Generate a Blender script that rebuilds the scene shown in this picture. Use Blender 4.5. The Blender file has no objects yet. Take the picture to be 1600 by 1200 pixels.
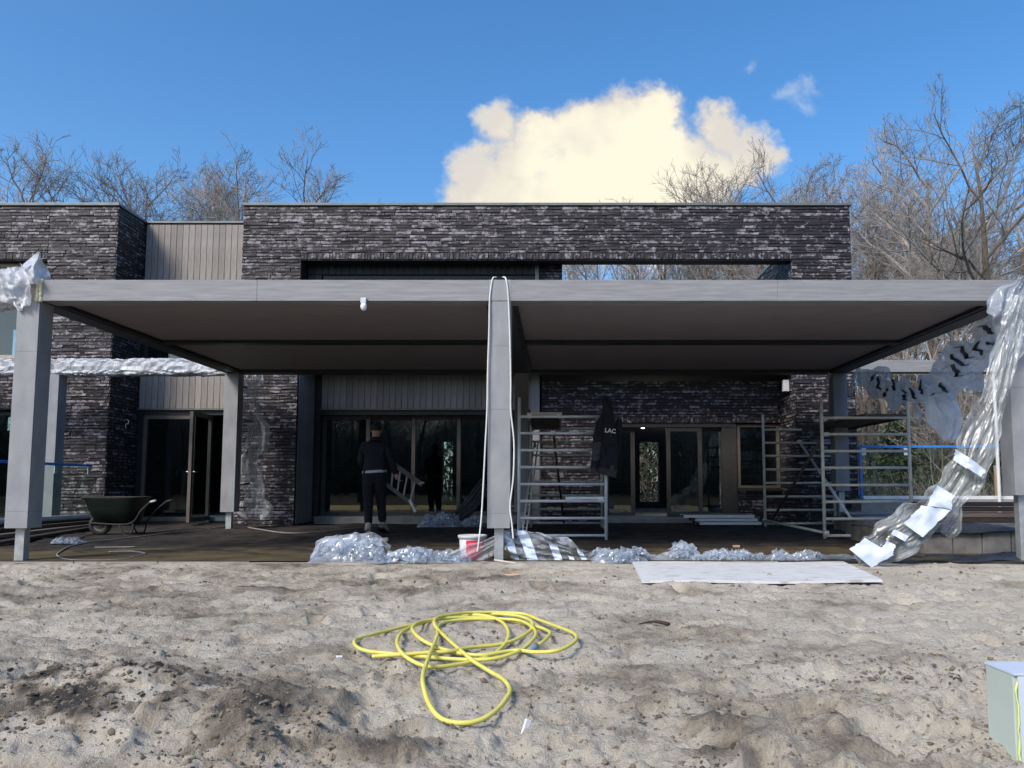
import bpy, bmesh, math, random
import numpy as np
from mathutils import Vector, Matrix

S = bpy.context.scene
COL = S.collection
rad = math.radians

# ------------------------------------------------------------------ camera
PITCH, FPX, PX, PY, CAMZ = rad(5.0), 1250.0, 869.0, 653.6, 0.80
cam = bpy.data.cameras.new("camera")
cam.sensor_fit = 'HORIZONTAL'
cam.sensor_width = 36.0
cam.lens = FPX / 1600.0 * 36.0
cam.shift_x = (800.0 - PX) / 1600.0
cam.shift_y = (PY - 600.0) / 1600.0
cam.clip_start, cam.clip_end = 0.05, 2000.0
camo = bpy.data.objects.new("camera", cam)
camo.location = (0, 0, CAMZ)
camo.rotation_euler = (math.pi / 2 + PITCH, 0, 0)
COL.objects.link(camo)
S.camera = camo

# ------------------------------------------------------------------ view, render
S.view_settings.view_transform = 'Standard'
S.view_settings.look = 'None'
S.view_settings.gamma = 1.0
S.view_settings.use_curve_mapping = False
EXPO = 1.2
S.view_settings.exposure = EXPO
S.render.engine = 'CYCLES'
S.cycles.use_denoising = True
S.cycles.max_bounces = 8
S.cycles.diffuse_bounces = 4
S.cycles.glossy_bounces = 3
S.cycles.transmission_bounces = 4
S.cycles.transparent_max_bounces = 16
S.cycles.caustics_reflective = False
S.cycles.caustics_refractive = False

# ------------------------------------------------------------------ sky and sun
SUN_EL, SUN_AZ = rad(42.0), rad(218.0)      # azimuth clockwise from +Y: soft light from behind the camera, to its left
BGS = 0.095
W_ = bpy.data.worlds.new("World")
S.world = W_
W_.use_nodes = True


def build_sky():
    nt = W_.node_tree
    N, L = nt.nodes, nt.links
    N.clear()
    out = N.new('ShaderNodeOutputWorld')
    bg = N.new('ShaderNodeBackground')
    bg.inputs['Strength'].default_value = BGS
    sky = N.new('ShaderNodeTexSky')
    sky.sky_type = 'NISHITA'
    sky.sun_disc = False
    sky.sun_elevation = SUN_EL
    sky.sun_rotation = SUN_AZ
    sky.altitude = 0
    sky.air_density = 1.0
    sky.dust_density = 1.6
    sky.ozone_density = 2.5
    hs = N.new('ShaderNodeHueSaturation')
    hs.inputs['Hue'].default_value = 0.5
    hs.inputs['Saturation'].default_value = 1.30
    hs.inputs['Value'].default_value = 1.0
    L.new(sky.outputs[0], hs.inputs['Color'])

    def mth(op, a, b=None, c=None, clamp=False):
        n = N.new('ShaderNodeMath')
        n.operation = op
        n.use_clamp = clamp
        for i, x in enumerate((a, b, c)):
            if x is None:
                continue
            if isinstance(x, (int, float)):
                n.inputs[i].default_value = x
            else:
                L.new(x, n.inputs[i])
        return n.outputs[0]

    tc = N.new('ShaderNodeTexCoord')
    sp = N.new('ShaderNodeSeparateXYZ')
    L.new(tc.outputs['Generated'], sp.inputs[0])
    ysafe = mth('MAXIMUM', sp.outputs['Y'], 0.05)
    a = mth('DIVIDE', sp.outputs['X'], ysafe)
    b = mth('DIVIDE', sp.outputs['Z'], ysafe)
    cb = N.new('ShaderNodeCombineXYZ')
    L.new(a, cb.inputs[0])
    L.new(b, cb.inputs[1])

    def noise(scale, detail, rough, off):
        mp = N.new('ShaderNodeMapping')
        mp.inputs['Location'].default_value = off
        L.new(cb.outputs[0], mp.inputs[0])
        n = N.new('ShaderNodeTexNoise')
        n.inputs['Scale'].default_value = scale
        n.inputs['Detail'].default_value = detail
        n.inputs['Roughness'].default_value = rough
        L.new(mp.outputs[0], n.inputs['Vector'])
        return n

    n1 = noise(13.0, 6.0, 0.62, (3.1, 1.7, 0.3))
    vm = N.new('ShaderNodeVectorMath')
    vm.operation = 'MULTIPLY_ADD'
    L.new(n1.outputs['Color'], vm.inputs[0])
    vm.inputs[1].default_value = (0.085, 0.085, 0.0)
    ofs = N.new('ShaderNodeVectorMath')
    ofs.operation = 'ADD'
    L.new(cb.outputs[0], ofs.inputs[0])
    ofs.inputs[1].default_value = (-0.0425, -0.0425, 0)
    L.new(ofs.outputs[0], vm.inputs[2])

    n1b = noise(46.0, 5.0, 0.65, (1.1, 4.2, 0.9))
    vm2 = N.new('ShaderNodeVectorMath')
    vm2.operation = 'MULTIPLY_ADD'
    L.new(n1b.outputs['Color'], vm2.inputs[0])
    vm2.inputs[1].default_value = (0.026, 0.026, 0.0)
    L.new(vm.outputs[0], vm2.inputs[2])

    def field(circles):
        cur = None
        for (u, v, r) in circles:
            yc = -(v - PY) / FPX
            dy = math.cos(PITCH) - yc * math.sin(PITCH)
            ca = (u - PX) / FPX / dy
            cbb = (math.sin(PITCH) + yc * math.cos(PITCH)) / dy
            rr = r / FPX / dy
            d = N.new('ShaderNodeVectorMath')
            d.operation = 'DISTANCE'
            L.new(vm2.outputs[0], d.inputs[0])
            d.inputs[1].default_value = (ca, cbb, 0)
            f = mth('MULTIPLY_ADD', d.outputs['Value'], -1.0 / rr, 1.0)
            f = mth('MULTIPLY', f, min(1.0, r / 60.0) if r < 60 else 1.0)
            cur = f if cur is None else mth('SMOOTH_MAX', cur, f, 0.30)
        return cur

    big = [(765, 258, 60), (792, 172, 48), (738, 300, 44), (862, 190, 52), (832, 232, 66), (925, 205, 76),
           (990, 182, 74), (1042, 172, 56), (1066, 232, 64), (1148, 190, 54), (1186, 216, 52), (1216, 238, 36),
           (1120, 262, 70), (1175, 262, 46), (930, 300, 130), (1010, 290, 140), (810, 320, 100), (745, 345, 64), (1065, 320, 90), (1110, 330, 70)]
    F = field(big)
    n2 = noise(30.0, 5.0, 0.6, (0.3, 5.7, 1.3))
    Fn = mth('ADD', F, mth('MULTIPLY', mth('SUBTRACT', n2.outputs['Fac'], 0.5), 0.32))
    mr = N.new('ShaderNodeMapRange')
    mr.interpolation_type = 'SMOOTHSTEP'
    mr.inputs['From Min'].default_value = 0.0
    mr.inputs['From Max'].default_value = 0.46
    L.new(Fn, mr.inputs['Value'])
    small = [(1256, 132, 26), (1284, 124, 24), (1272, 150, 20), (1192, 80, 17)]
    G = field(small)
    Gn = mth('ADD', G, mth('MULTIPLY', mth('SUBTRACT', n2.outputs['Fac'], 0.5), 0.5))
    mr2 = N.new('ShaderNodeMapRange')
    mr2.interpolation_type = 'SMOOTHSTEP'
    mr2.inputs['From Min'].default_value = 0.0
    mr2.inputs['From Max'].default_value = 0.45
    mr2.inputs['To Max'].default_value = 0.42
    L.new(Gn, mr2.inputs['Value'])
    mask = mth('MAXIMUM', mr.outputs[0], mr2.outputs[0])
    front = mth('GREATER_THAN', sp.outputs['Y'], 0.1)
    mask = mth('MULTIPLY', mask, front)

    # cloud colour: thick heart cream, mottled softly, thin rims cooler
    n3 = noise(5.5, 5.0, 0.55, (7.7, 2.2, 4.4))
    thick = N.new('ShaderNodeMapRange')
    thick.interpolation_type = 'SMOOTHSTEP'
    thick.inputs['From Min'].default_value = 0.0
    thick.inputs['From Max'].default_value = 0.55
    L.new(Fn, thick.inputs['Value'])
    hd = N.new('ShaderNodeVectorMath')
    hd.operation = 'DISTANCE'
    L.new(vm.outputs[0], hd.inputs[0])
    hd.inputs[1].default_value = (0.09, 0.345, 0)
    heart = mth('MULTIPLY_ADD', hd.outputs['Value'], -3.2, 1.0, True)
    t2 = mth('ADD', mth('MULTIPLY', thick.outputs[0], 0.36), mth('MULTIPLY_ADD', n3.outputs['Fac'], 1.5, -0.52))
    t2 = mth('ADD', t2, mth('MULTIPLY', heart, 0.42), None, True)
    ramp = N.new('ShaderNodeValToRGB')
    e = ramp.color_ramp.elements
    e[0].position, e[0].color = 0.22, (0.66, 0.78, 0.92, 1)
    e[1].position, e[1].color = 0.98, (1.06, 1.0, 0.80, 1)
    m = ramp.color_ramp.elements.new(0.48)
    m.color = (0.74, 0.72, 0.70, 1)
    m = ramp.color_ramp.elements.new(0.72)
    m.color = (0.80, 0.75, 0.68, 1)
    L.new(t2, ramp.inputs[0])
    gain = N.new('ShaderNodeVectorMath')
    gain.operation = 'SCALE'
    gain.inputs['Scale'].default_value = 0.97 / (BGS * 2 ** EXPO)
    L.new(ramp.outputs[0], gain.inputs[0])
    mix = N.new('ShaderNodeMix')
    mix.data_type = 'RGBA'
    L.new(mask, mix.inputs['Factor'])
    L.new(hs.outputs[0], mix.inputs['A'])
    L.new(gain.outputs[0], mix.inputs['B'])
    L.new(mix.outputs['Result'], bg.inputs['Color'])
    L.new(bg.outputs[0], out.inputs[0])


build_sky()

sun = bpy.data.lights.new("sun", 'SUN')
sun.energy = 1.5
sun.angle = rad(18)
sun.color = (1.0, 0.92, 0.81)
suno = bpy.data.objects.new("sun", sun)
sd = Vector((math.sin(SUN_AZ) * math.cos(SUN_EL), math.cos(SUN_AZ) * math.cos(SUN_EL), math.sin(SUN_EL)))
suno.rotation_euler = sd.to_track_quat('Z', 'Y').to_euler()
suno.location = (-10, -10, 20)
COL.objects.link(suno)


# ------------------------------------------------------------------ helpers
def P(u, v, Y):
    """the place at depth Y on the line of sight through photograph pixel (u, v)"""
    xc, yc = (u - PX) / FPX, -(v - PY) / FPX
    dy = math.cos(PITCH) - yc * math.sin(PITCH)
    dz = math.sin(PITCH) + yc * math.cos(PITCH)
    return Vector((xc / dy * Y, Y, CAMZ + dz / dy * Y))


def _hash(ix, iy, iz, seed):
    h = (ix * 374761393 + iy * 668265263 + iz * 2147483647 * 3 + seed * 974711) & 0xffffffff
    h = ((h ^ (h >> 13)) * 1274126177) & 0xffffffff
    h = ((h ^ (h >> 15)) * 2246822519) & 0xffffffff
    return ((h ^ (h >> 16)) & 0xffffff) / float(0xffffff)


def vnoise(x, y, z=0.0, seed=0):
    x = np.asarray(x, float)
    y = np.asarray(y, float)
    z = np.asarray(z, float) + np.zeros_like(x)
    xi, yi, zi = np.floor(x).astype(np.int64), np.floor(y).astype(np.int64), np.floor(z).astype(np.int64)
    fx, fy, fz = x - xi, y - yi, z - zi
    fx, fy, fz = [t * t * t * (t * (t * 6 - 15) + 10) for t in (fx, fy, fz)]
    r = 0
    for dx in (0, 1):
        for dyy in (0, 1):
            for dzz in (0, 1):
                w = (fx if dx else 1 - fx) * (fy if dyy else 1 - fy) * (fz if dzz else 1 - fz)
                r = r + w * _hash(xi + dx, yi + dyy, zi + dzz, seed)
    return r * 2 - 1


def fbm(x, y, z=0.0, oct=4, seed=0, gain=0.5):
    r, a, f = 0, 1.0, 1.0
    for o in range(oct):
        r = r + a * vnoise(np.asarray(x) * f + o * 17.3, np.asarray(y) * f - o * 9.1, np.asarray(z) * f + o * 3.7, seed + o)
        a *= gain
        f *= 2.03
    return r


def sstep(a, b, x):
    t = np.clip((np.asarray(x, float) - a) / (b - a), 0, 1)
    return t * t * (3 - 2 * t)


def ground_z(x, y):
    """the height of the site without its bumps"""
    x = np.asarray(x, float)
    y = np.asarray(y, float)
    z = np.interp(y, [-8, 0.4, 1.2, 2.2, 3.2, 4.5, 8.7, 12, 14.2, 17], [-0.85, -0.8, -0.62, -0.10, -0.02, 0.0, 0.0, 0.05, 0.085, 0.1])
    return z


def on_ground(u, v, lift=0.0):
    Y = 5.0
    for _ in range(25):
        p = P(u, v, Y)
        g = float(ground_z(p.x, p.y)) + lift
        yc = -(v - PY) / FPX
        s = (math.sin(PITCH) + yc * math.cos(PITCH)) / (math.cos(PITCH) - yc * math.sin(PITCH))
        Y = (g - CAMZ) / s
    return P(u, v, Y)


class MB:
    def __init__(self):
        self.v, self.f, self.m, self.t = [], [], [], []

    def add(self, vs, fs, m=0, tint=0.5):
        b = len(self.v)
        self.v.extend([tuple(p) for p in vs])
        for q in fs:
            self.f.append(tuple(b + i for i in q))
            self.m.append(m)
            self.t.append(tint)

    def box(self, x0, y0, z0, x1, y1, z1, m=0, tint=0.5):
        vs = [(x0, y0, z0), (x1, y0, z0), (x1, y1, z0), (x0, y1, z0), (x0, y0, z1), (x1, y0, z1), (x1, y1, z1), (x0, y1, z1)]
        self.add(vs, [(0, 1, 5, 4), (1, 2, 6, 5), (2, 3, 7, 6), (3, 0, 4, 7), (4, 5, 6, 7), (3, 2, 1, 0)], m, tint)
        return self

    def obox(self, c, size, M=None, m=0, tint=0.5):
        hx, hy, hz = size[0] / 2, size[1] / 2, size[2] / 2
        vs = [Vector((sx * hx, sy * hy, sz * hz)) for sz in (-1, 1) for sx, sy in ((-1, -1), (1, -1), (1, 1), (-1, 1))]
        c = Vector(c)
        vs = [c + (M @ p if M is not None else p) for p in vs]
        self.add(vs, [(0, 1, 5, 4), (1, 2, 6, 5), (2, 3, 7, 6), (3, 0, 4, 7), (4, 5, 6, 7), (3, 2, 1, 0)], m, tint)
        return self

    def bar(self, p, q, w, h, m=0, tint=0.5, up=(0, 0, 1)):
        p, q = Vector(p), Vector(q)
        d = (q - p)
        L = d.length
        d.normalize()
        upv = Vector(up)
        if abs(d.dot(upv)) > 0.98:
            upv = Vector((0, 1, 0))
        s = d.cross(upv).normalized()
        t = s.cross(d).normalized()
        M = Matrix((s, d, t)).transposed()
        return self.obox((p + q) / 2, (w, L, h), M, m, tint)

    def tube(self, pts, r, n=6, cap=True, m=0, tint=0.5, closed=False):
        pts = [Vector(p) for p in pts]
        k = len(pts)
        rr = r if hasattr(r, '__len__') else [r] * k
        b = len(self.v)
        prev = None
        for i, p in enumerate(pts):
            d = (pts[min(i + 1, k - 1)] - pts[max(i - 1, 0)])
            if d.length < 1e-9:
                d = Vector((0, 0, 1))
            d.normalize()
            if prev is None:
                a = Vector((0, 0, 1)) if abs(d.z) < 0.9 else Vector((1, 0, 0))
                s = d.cross(a).normalized()
            else:
                s = prev - d * prev.dot(d)
                s = s.normalized() if s.length > 1e-6 else d.orthogonal().normalized()
            prev = s
            t = d.cross(s)
            for j in range(n):
                an = 2 * math.pi * j / n
                self.v.append(tuple(p + (s * math.cos(an) + t * math.sin(an)) * rr[i]))
        for i in range(k - 1):
            for j in range(n):
                j2 = (j + 1) % n
                self.f.append((b + i * n + j, b + i * n + j2, b + (i + 1) * n + j2, b + (i + 1) * n + j))
                self.m.append(m)
                self.t.append(tint)
        if cap:
            self.f.append(tuple(b + j for j in range(n))[::-1])
            self.f.append(tuple(b + (k - 1) * n + j for j in range(n)))
            self.m += [m, m]
            self.t += [tint, tint]
        return self

    def lathe(self, prof, c=(0, 0, 0), n=20, m=0, tint=0.5, axis='Z'):
        b = len(self.v)
        for (r, z) in prof:
            for j in range(n):
                a = 2 * math.pi * j / n
                p = (r * math.cos(a), r * math.sin(a), z)
                if axis == 'X':
                    p = (z, p[0], p[1])
                if axis == 'Y':
                    p = (p[0], z, p[1])
                self.v.append((c[0] + p[0], c[1] + p[1], c[2] + p[2]))
        for i in range(len(prof) - 1):
            for j in range(n):
                j2 = (j + 1) % n
                self.f.append((b + i * n + j, b + i * n + j2, b + (i + 1) * n + j2, b + (i + 1) * n + j))
                self.m.append(m)
                self.t.append(tint)
        return self

    def grid(self, A, m=0, tint=0.5, wrap=False):
        """A: array (n, k, 3)"""
        n, k = A.shape[:2]
        b = len(self.v)
        self.v.extend(map(tuple, A.reshape(-1, 3)))
        kk = k if wrap else k - 1
        for i in range(n - 1):
            for j in range(kk):
                j2 = (j + 1) % k
                self.f.append((b + i * k + j, b + i * k + j2, b + (i + 1) * k + j2, b + (i + 1) * k + j))
                self.m.append(m)
                self.t.append(tint)
        return self

    def build(self, name, mats, parent=None, smooth=False, loc=None, bevel=0.0, solid=0.0):
        me = bpy.data.meshes.new(name)
        off = Vector(loc) if loc is not None else Vector((0, 0, 0))
        vs = self.v if loc is None else [(x - off.x, y - off.y, z - off.z) for x, y, z in self.v]
        me.from_pydata(vs, [], self.f)
        mats = mats if isinstance(mats, (list, tuple)) else [mats]
        for mm in mats:
            me.materials.append(mm)
        if len(mats) > 1:
            me.polygons.foreach_set('material_index', self.m)
        at = me.attributes.new('tint', 'FLOAT', 'FACE')
        at.data.foreach_set('value', self.t)
        if smooth:
            me.polygons.foreach_set('use_smooth', [True] * len(me.polygons))
        me.update()
        o = bpy.data.objects.new(name, me)
        COL.objects.link(o)
        if parent is not None:
            o.parent = parent
        o.location = off
        if solid:
            md = o.modifiers.new('thickness', 'SOLIDIFY')
            md.thickness = solid
            md.offset = 0
        if bevel:
            md = o.modifiers.new('bevel', 'BEVEL')
            md.width = bevel
            md.segments = 2
            md.limit_method = 'ANGLE'
        return o


def tag(o, label=None, cat=None, group=None, kind=None):
    if label:
        o['label'] = label
    if cat:
        o['category'] = cat
    if group:
        o['group'] = group
    if kind:
        o['kind'] = kind
    return o


def thing(name, label, cat, loc=(0, 0, 0), group=None, rz=0.0):
    o = bpy.data.objects.new(name, None)
    o.empty_display_size = 0.2
    o.location = loc
    o.rotation_euler = (0, 0, rz)
    COL.objects.link(o)
    return tag(o, label, cat, group)


def link_copy(o, parent=None, loc=None, name=None):
    c = o.copy()
    COL.objects.link(c)
    if parent is not None:
        c.parent = parent
    if loc is not None:
        c.location = loc
    return c


def copy_tree(o, parent=None):
    c = o.copy()
    COL.objects.link(c)
    if parent is not None:
        c.parent = parent
    for ch in list(o.children):
        copy_tree(ch, c)
    return c


# ------------------------------------------------------------------ materials
def nodes(name):
    m = bpy.data.materials.new(name)
    m.use_nodes = True
    nt = m.node_tree
    nt.nodes.clear()
    out = nt.nodes.new('ShaderNodeOutputMaterial')
    return m, nt, nt.nodes, nt.links, out


def ramp_node(N, stops):
    r = N.new('ShaderNodeValToRGB')
    els = r.color_ramp.elements
    while len(els) < len(stops):
        els.new(0.5)
    for e, (p, c) in zip(els, stops):
        e.position = p
        e.color = (*c, 1)
    return r


def mapped(N, L, scale, coord='Object', rot=(0, 0, 0)):
    tc = N.new('ShaderNodeTexCoord')
    mp = N.new('ShaderNodeMapping')
    mp.inputs['Scale'].default_value = scale
    mp.inputs['Rotation'].default_value = rot
    L.new(tc.outputs[coord], mp.inputs[0])
    return mp.outputs[0]


def noise_n(N, L, vec, scale, detail=4, rough=0.55):
    n = N.new('ShaderNodeTexNoise')
    n.inputs['Scale'].default_value = scale
    n.inputs['Detail'].default_value = detail
    n.inputs['Roughness'].default_value = rough
    L.new(vec, n.inputs['Vector'])
    return n.outputs['Fac']


def simple(name, c0, c1=None, rough=0.6, scale=6.0, stretch=(1, 1, 1), bump=0.0, bscale=None, metal=0.0, lo=0.3, hi=0.7, spec=0.5, coord='Object', obj_var=0.0, detail=5):
    m, nt, N, L, out = nodes(name)
    b = N.new('ShaderNodeBsdfPrincipled')
    b.inputs['Roughness'].default_value = rough
    b.inputs['Metallic'].default_value = metal
    b.inputs['Specular IOR Level'].default_value = spec
    vec = mapped(N, L, stretch, coord)
    if c1 is None:
        b.inputs['Base Color'].default_value = (*c0, 1)
        col = None
    else:
        f = noise_n(N, L, vec, scale, detail)
        r = ramp_node(N, [(lo, c0), (hi, c1)])
        L.new(f, r.inputs[0])
        col = r.outputs[0]
        if obj_var:
            oi = N.new('ShaderNodeObjectInfo')
            mr = N.new('ShaderNodeMapRange')
            mr.inputs['To Min'].default_value = 1 - obj_var
            mr.inputs['To Max'].default_value = 1 + obj_var
            L.new(oi.outputs['Random'], mr.inputs[0])
            vm = N.new('ShaderNodeVectorMath')
            vm.operation = 'SCALE'
            L.new(col, vm.inputs[0])
            L.new(mr.outputs[0], vm.inputs['Scale'])
            col = vm.outputs[0]
        L.new(col, b.inputs['Base Color'])
    if bump:
        f2 = noise_n(N, L, vec, bscale or scale * 4, 6, 0.6)
        bp = N.new('ShaderNodeBump')
        bp.inputs['Strength'].default_value = bump
        bp.inputs['Distance'].default_value = 0.02
        L.new(f2, bp.inputs['Height'])
        L.new(bp.outputs[0], b.inputs['Normal'])
    L.new(b.outputs[0], out.inputs[0])
    return m


def m_brick():
    m, nt, N, L, out = nodes('brick_clay')
    b = N.new('ShaderNodeBsdfPrincipled')
    b.inputs['Roughness'].default_value = 0.55
    at = N.new('ShaderNodeAttribute')
    at.attribute_name = 'tint'
    g = N.new('ShaderNodeNewGeometry')
    mp = N.new('ShaderNodeMapping')
    mp.inputs['Scale'].default_value = (12.0, 12.0, 16.0)
    L.new(g.outputs['Position'], mp.inputs[0])
    f = noise_n(N, L, mp.outputs[0], 1.0, 3, 0.62)
    base = ramp_node(N, [(0.0, (0.011, 0.009, 0.013)), (0.45, (0.017, 0.0135, 0.018)), (0.75, (0.024, 0.0185, 0.021)), (1.0, (0.034, 0.028, 0.032))])
    L.new(at.outputs['Fac'], base.inputs[0])
    # pale flecks on some bricks, patchy along the brick
    ad = N.new('ShaderNodeMath')
    ad.operation = 'MULTIPLY_ADD'
    L.new(at.outputs['Fac'], ad.inputs[0])
    ad.inputs[1].default_value = 0.26
    L.new(f, ad.inputs[2])
    mr = N.new('ShaderNodeMapRange')
    mr.inputs['From Min'].default_value = 0.67
    mr.inputs['From Max'].default_value = 0.83
    L.new(ad.outputs[0], mr.inputs[0])
    mx = N.new('ShaderNodeMix')
    mx.data_type = 'RGBA'
    L.new(mr.outputs[0], mx.inputs['Factor'])
    L.new(base.outputs[0], mx.inputs['A'])
    mx.inputs['B'].default_value = (0.27, 0.25, 0.28, 1)
    L.new(mx.outputs['Result'], b.inputs['Base Color'])
    f2 = noise_n(N, L, mp.outputs[0], 5.0, 4, 0.6)
    bp = N.new('ShaderNodeBump')
    bp.inputs['Strength'].default_value = 0.5
    bp.inputs['Distance'].default_value = 0.012
    L.new(f2, bp.inputs['Height'])
    L.new(bp.outputs[0], b.inputs['Normal'])
    L.new(b.outputs[0], out.inputs[0])
    return m


def schlick(N, L, f0, normal=None, k=1.0):
    g = N.new('ShaderNodeNewGeometry')
    d = N.new('ShaderNodeVectorMath')
    d.operation = 'DOT_PRODUCT'
    L.new(g.outputs['Incoming'], d.inputs[0])
    L.new(normal if normal is not None else g.outputs['Normal'], d.inputs[1])
    cur = d.outputs['Value']
    for op, b in (('ABSOLUTE', 0), ('SUBTRACT', None), ('POWER', 5.0), ('MULTIPLY', (1 - f0) * k), ('ADD', f0)):
        m = N.new('ShaderNodeMath')
        m.operation = op
        if op == 'SUBTRACT':
            m.inputs[0].default_value = 1.0
            L.new(cur, m.inputs[1])
            m.use_clamp = True
        else:
            L.new(cur, m.inputs[0])
            if op != 'ABSOLUTE':
                m.inputs[1].default_value = b
        cur = m.outputs[0]
    return cur


def m_glass(name='window_glass', tint=(0.66, 0.745, 0.755), ior=1.6):
    m, nt, N, L, out = nodes(name)
    tr = N.new('ShaderNodeBsdfTransparent')
    tr.inputs[0].default_value = (*tint, 1)
    gl = N.new('ShaderNodeBsdfGlossy')
    gl.inputs['Roughness'].default_value = 0.004
    gl.inputs['Color'].default_value = (0.95, 1.0, 1.0, 1)
    mx = N.new('ShaderNodeMixShader')
    L.new(schlick(N, L, ((ior - 1) / (ior + 1)) ** 2), mx.inputs[0])
    L.new(tr.outputs[0], mx.inputs[1])
    L.new(gl.outputs[0], mx.inputs[2])
    L.new(mx.outputs[0], out.inputs[0])
    return m


def m_plastic(name, alpha, col, rough=0.22, bump=0.6, bscale=14.0, milky=None):
    """thin polythene: partly clear, partly milky, shiny along its creases"""
    m, nt, N, L, out = nodes(name)
    vec = mapped(N, L, (1, 1, 1))
    n1 = noise_n(N, L, vec, bscale, 6, 0.6)
    n2 = noise_n(N, L, vec, bscale * 0.35, 3, 0.6)
    bp = N.new('ShaderNodeBump')
    bp.inputs['Strength'].default_value = bump
    bp.inputs['Distance'].default_value = 0.05
    vo = N.new('ShaderNodeTexVoronoi')
    vo.inputs['Scale'].default_value = bscale * 0.8
    wv = N.new('ShaderNodeVectorMath')
    wv.operation = 'MULTIPLY_ADD'
    nzc = N.new('ShaderNodeTexNoise')
    nzc.inputs['Scale'].default_value = bscale * 0.5
    L.new(vec, nzc.inputs['Vector'])
    L.new(nzc.outputs['Color'], wv.inputs[0])
    wv.inputs[1].default_value = (0.12, 0.12, 0.12)
    L.new(vec, wv.inputs[2])
    L.new(wv.outputs[0], vo.inputs['Vector'])
    hh = N.new('ShaderNodeMath')
    hh.operation = 'MULTIPLY_ADD'
    L.new(vo.outputs['Distance'], hh.inputs[0])
    hh.inputs[1].default_value = 0.8
    L.new(n1, hh.inputs[2])
    L.new(hh.outputs[0], bp.inputs['Height'])
    df = N.new('ShaderNodeBsdfDiffuse')
    df.inputs[0].default_value = (*col, 1)
    tl = N.new('ShaderNodeBsdfTranslucent')
    tl.inputs[0].default_value = (*col, 1)
    gl = N.new('ShaderNodeBsdfGlossy')
    gl.inputs['Roughness'].default_value = rough
    for s in (df, tl, gl):
        L.new(bp.outputs[0], s.inputs['Normal'])
    m1 = N.new('ShaderNodeMixShader')
    m1.inputs[0].default_value = 0.3
    L.new(df.outputs[0], m1.inputs[1])
    L.new(tl.outputs[0], m1.inputs[2])
    tr = N.new('ShaderNodeBsdfTransparent')
    tr.inputs[0].default_value = (0.93, 0.95, 0.97, 1)
    mr = N.new('ShaderNodeMapRange')
    mr.inputs['From Min'].default_value = 0.35
    mr.inputs['From Max'].default_value = 0.65
    mr.inputs['To Min'].default_value = max(0.0, alpha - 0.25)
    mr.inputs['To Max'].default_value = min(1.0, alpha + 0.2)
    L.new(n2, mr.inputs[0])
    m2 = N.new('ShaderNodeMixShader')
    L.new(mr.outputs[0], m2.inputs[0])
    L.new(m1.outputs[0], m2.inputs[1])
    L.new(tr.outputs[0], m2.inputs[2])
    m3 = N.new('ShaderNodeMixShader')
    L.new(schlick(N, L, 0.055, bp.outputs[0], 0.45), m3.inputs[0])
    L.new(m2.outputs[0], m3.inputs[1])
    L.new(gl.outputs[0], m3.inputs[2])
    L.new(m3.outputs[0], out.inputs[0])
    return m


def m_sand():
    m, nt, N, L, out = nodes('sand')
    b = N.new('ShaderNodeBsdfPrincipled')
    b.inputs['Roughness'].default_value = 0.95
    b.inputs['Specular IOR Level'].default_value = 0.2
    vec = mapped(N, L, (1, 1, 1))
    at = N.new('ShaderNodeAttribute')
    at.attribute_name = 'damp'

    def madd(x, k, y):
        s = N.new('ShaderNodeMath')
        s.operation = 'MULTIPLY_ADD'
        L.new(x, s.inputs[0])
        s.inputs[1].default_value = k
        L.new(y, s.inputs[2])
        return s.outputs[0]
    cur = at.outputs['Fac']
    cur = madd(noise_n(N, L, mapped(N, L, (1.0, 1.5, 1.0)), 5.0, 6, 0.68), 0.70, cur)
    cur = madd(noise_n(N, L, vec, 24.0, 6, 0.72), 0.62, cur)
    cur = madd(noise_n(N, L, vec, 110.0, 4, 0.7), 0.34, cur)
    sc = N.new('ShaderNodeMath')
    sc.operation = 'MULTIPLY'
    L.new(cur, sc.inputs[0])
    sc.inputs[1].default_value = 0.49
    r = ramp_node(N, [(0.38, (0.57, 0.520, 0.430)), (0.54, (0.485, 0.435, 0.352)), (0.65, (0.345, 0.30, 0.237)), (0.77, (0.19, 0.162, 0.128)), (0.93, (0.062, 0.057, 0.052))])
    L.new(sc.outputs[0], r.inputs[0])
    L.new(r.outputs[0], b.inputs['Base Color'])
    h = madd(noise_n(N, L, vec, 130.0, 4, 0.7), 0.35, noise_n(N, L, vec, 42.0, 6, 0.7))
    bp = N.new('ShaderNodeBump')
    bp.inputs['Strength'].default_value = 0.85
    bp.inputs['Distance'].default_value = 0.035
    L.new(h, bp.inputs['Height'])
    L.new(bp.outputs[0], b.inputs['Normal'])
    L.new(b.outputs[0], out.inputs[0])
    return m


def emit(name, c, s):
    m, nt, N, L, out = nodes(name)
    e = N.new('ShaderNodeEmission')
    e.inputs[0].default_value = (*c, 1)
    e.inputs[1].default_value = s
    L.new(e.outputs[0], out.inputs[0])
    return m


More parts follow.
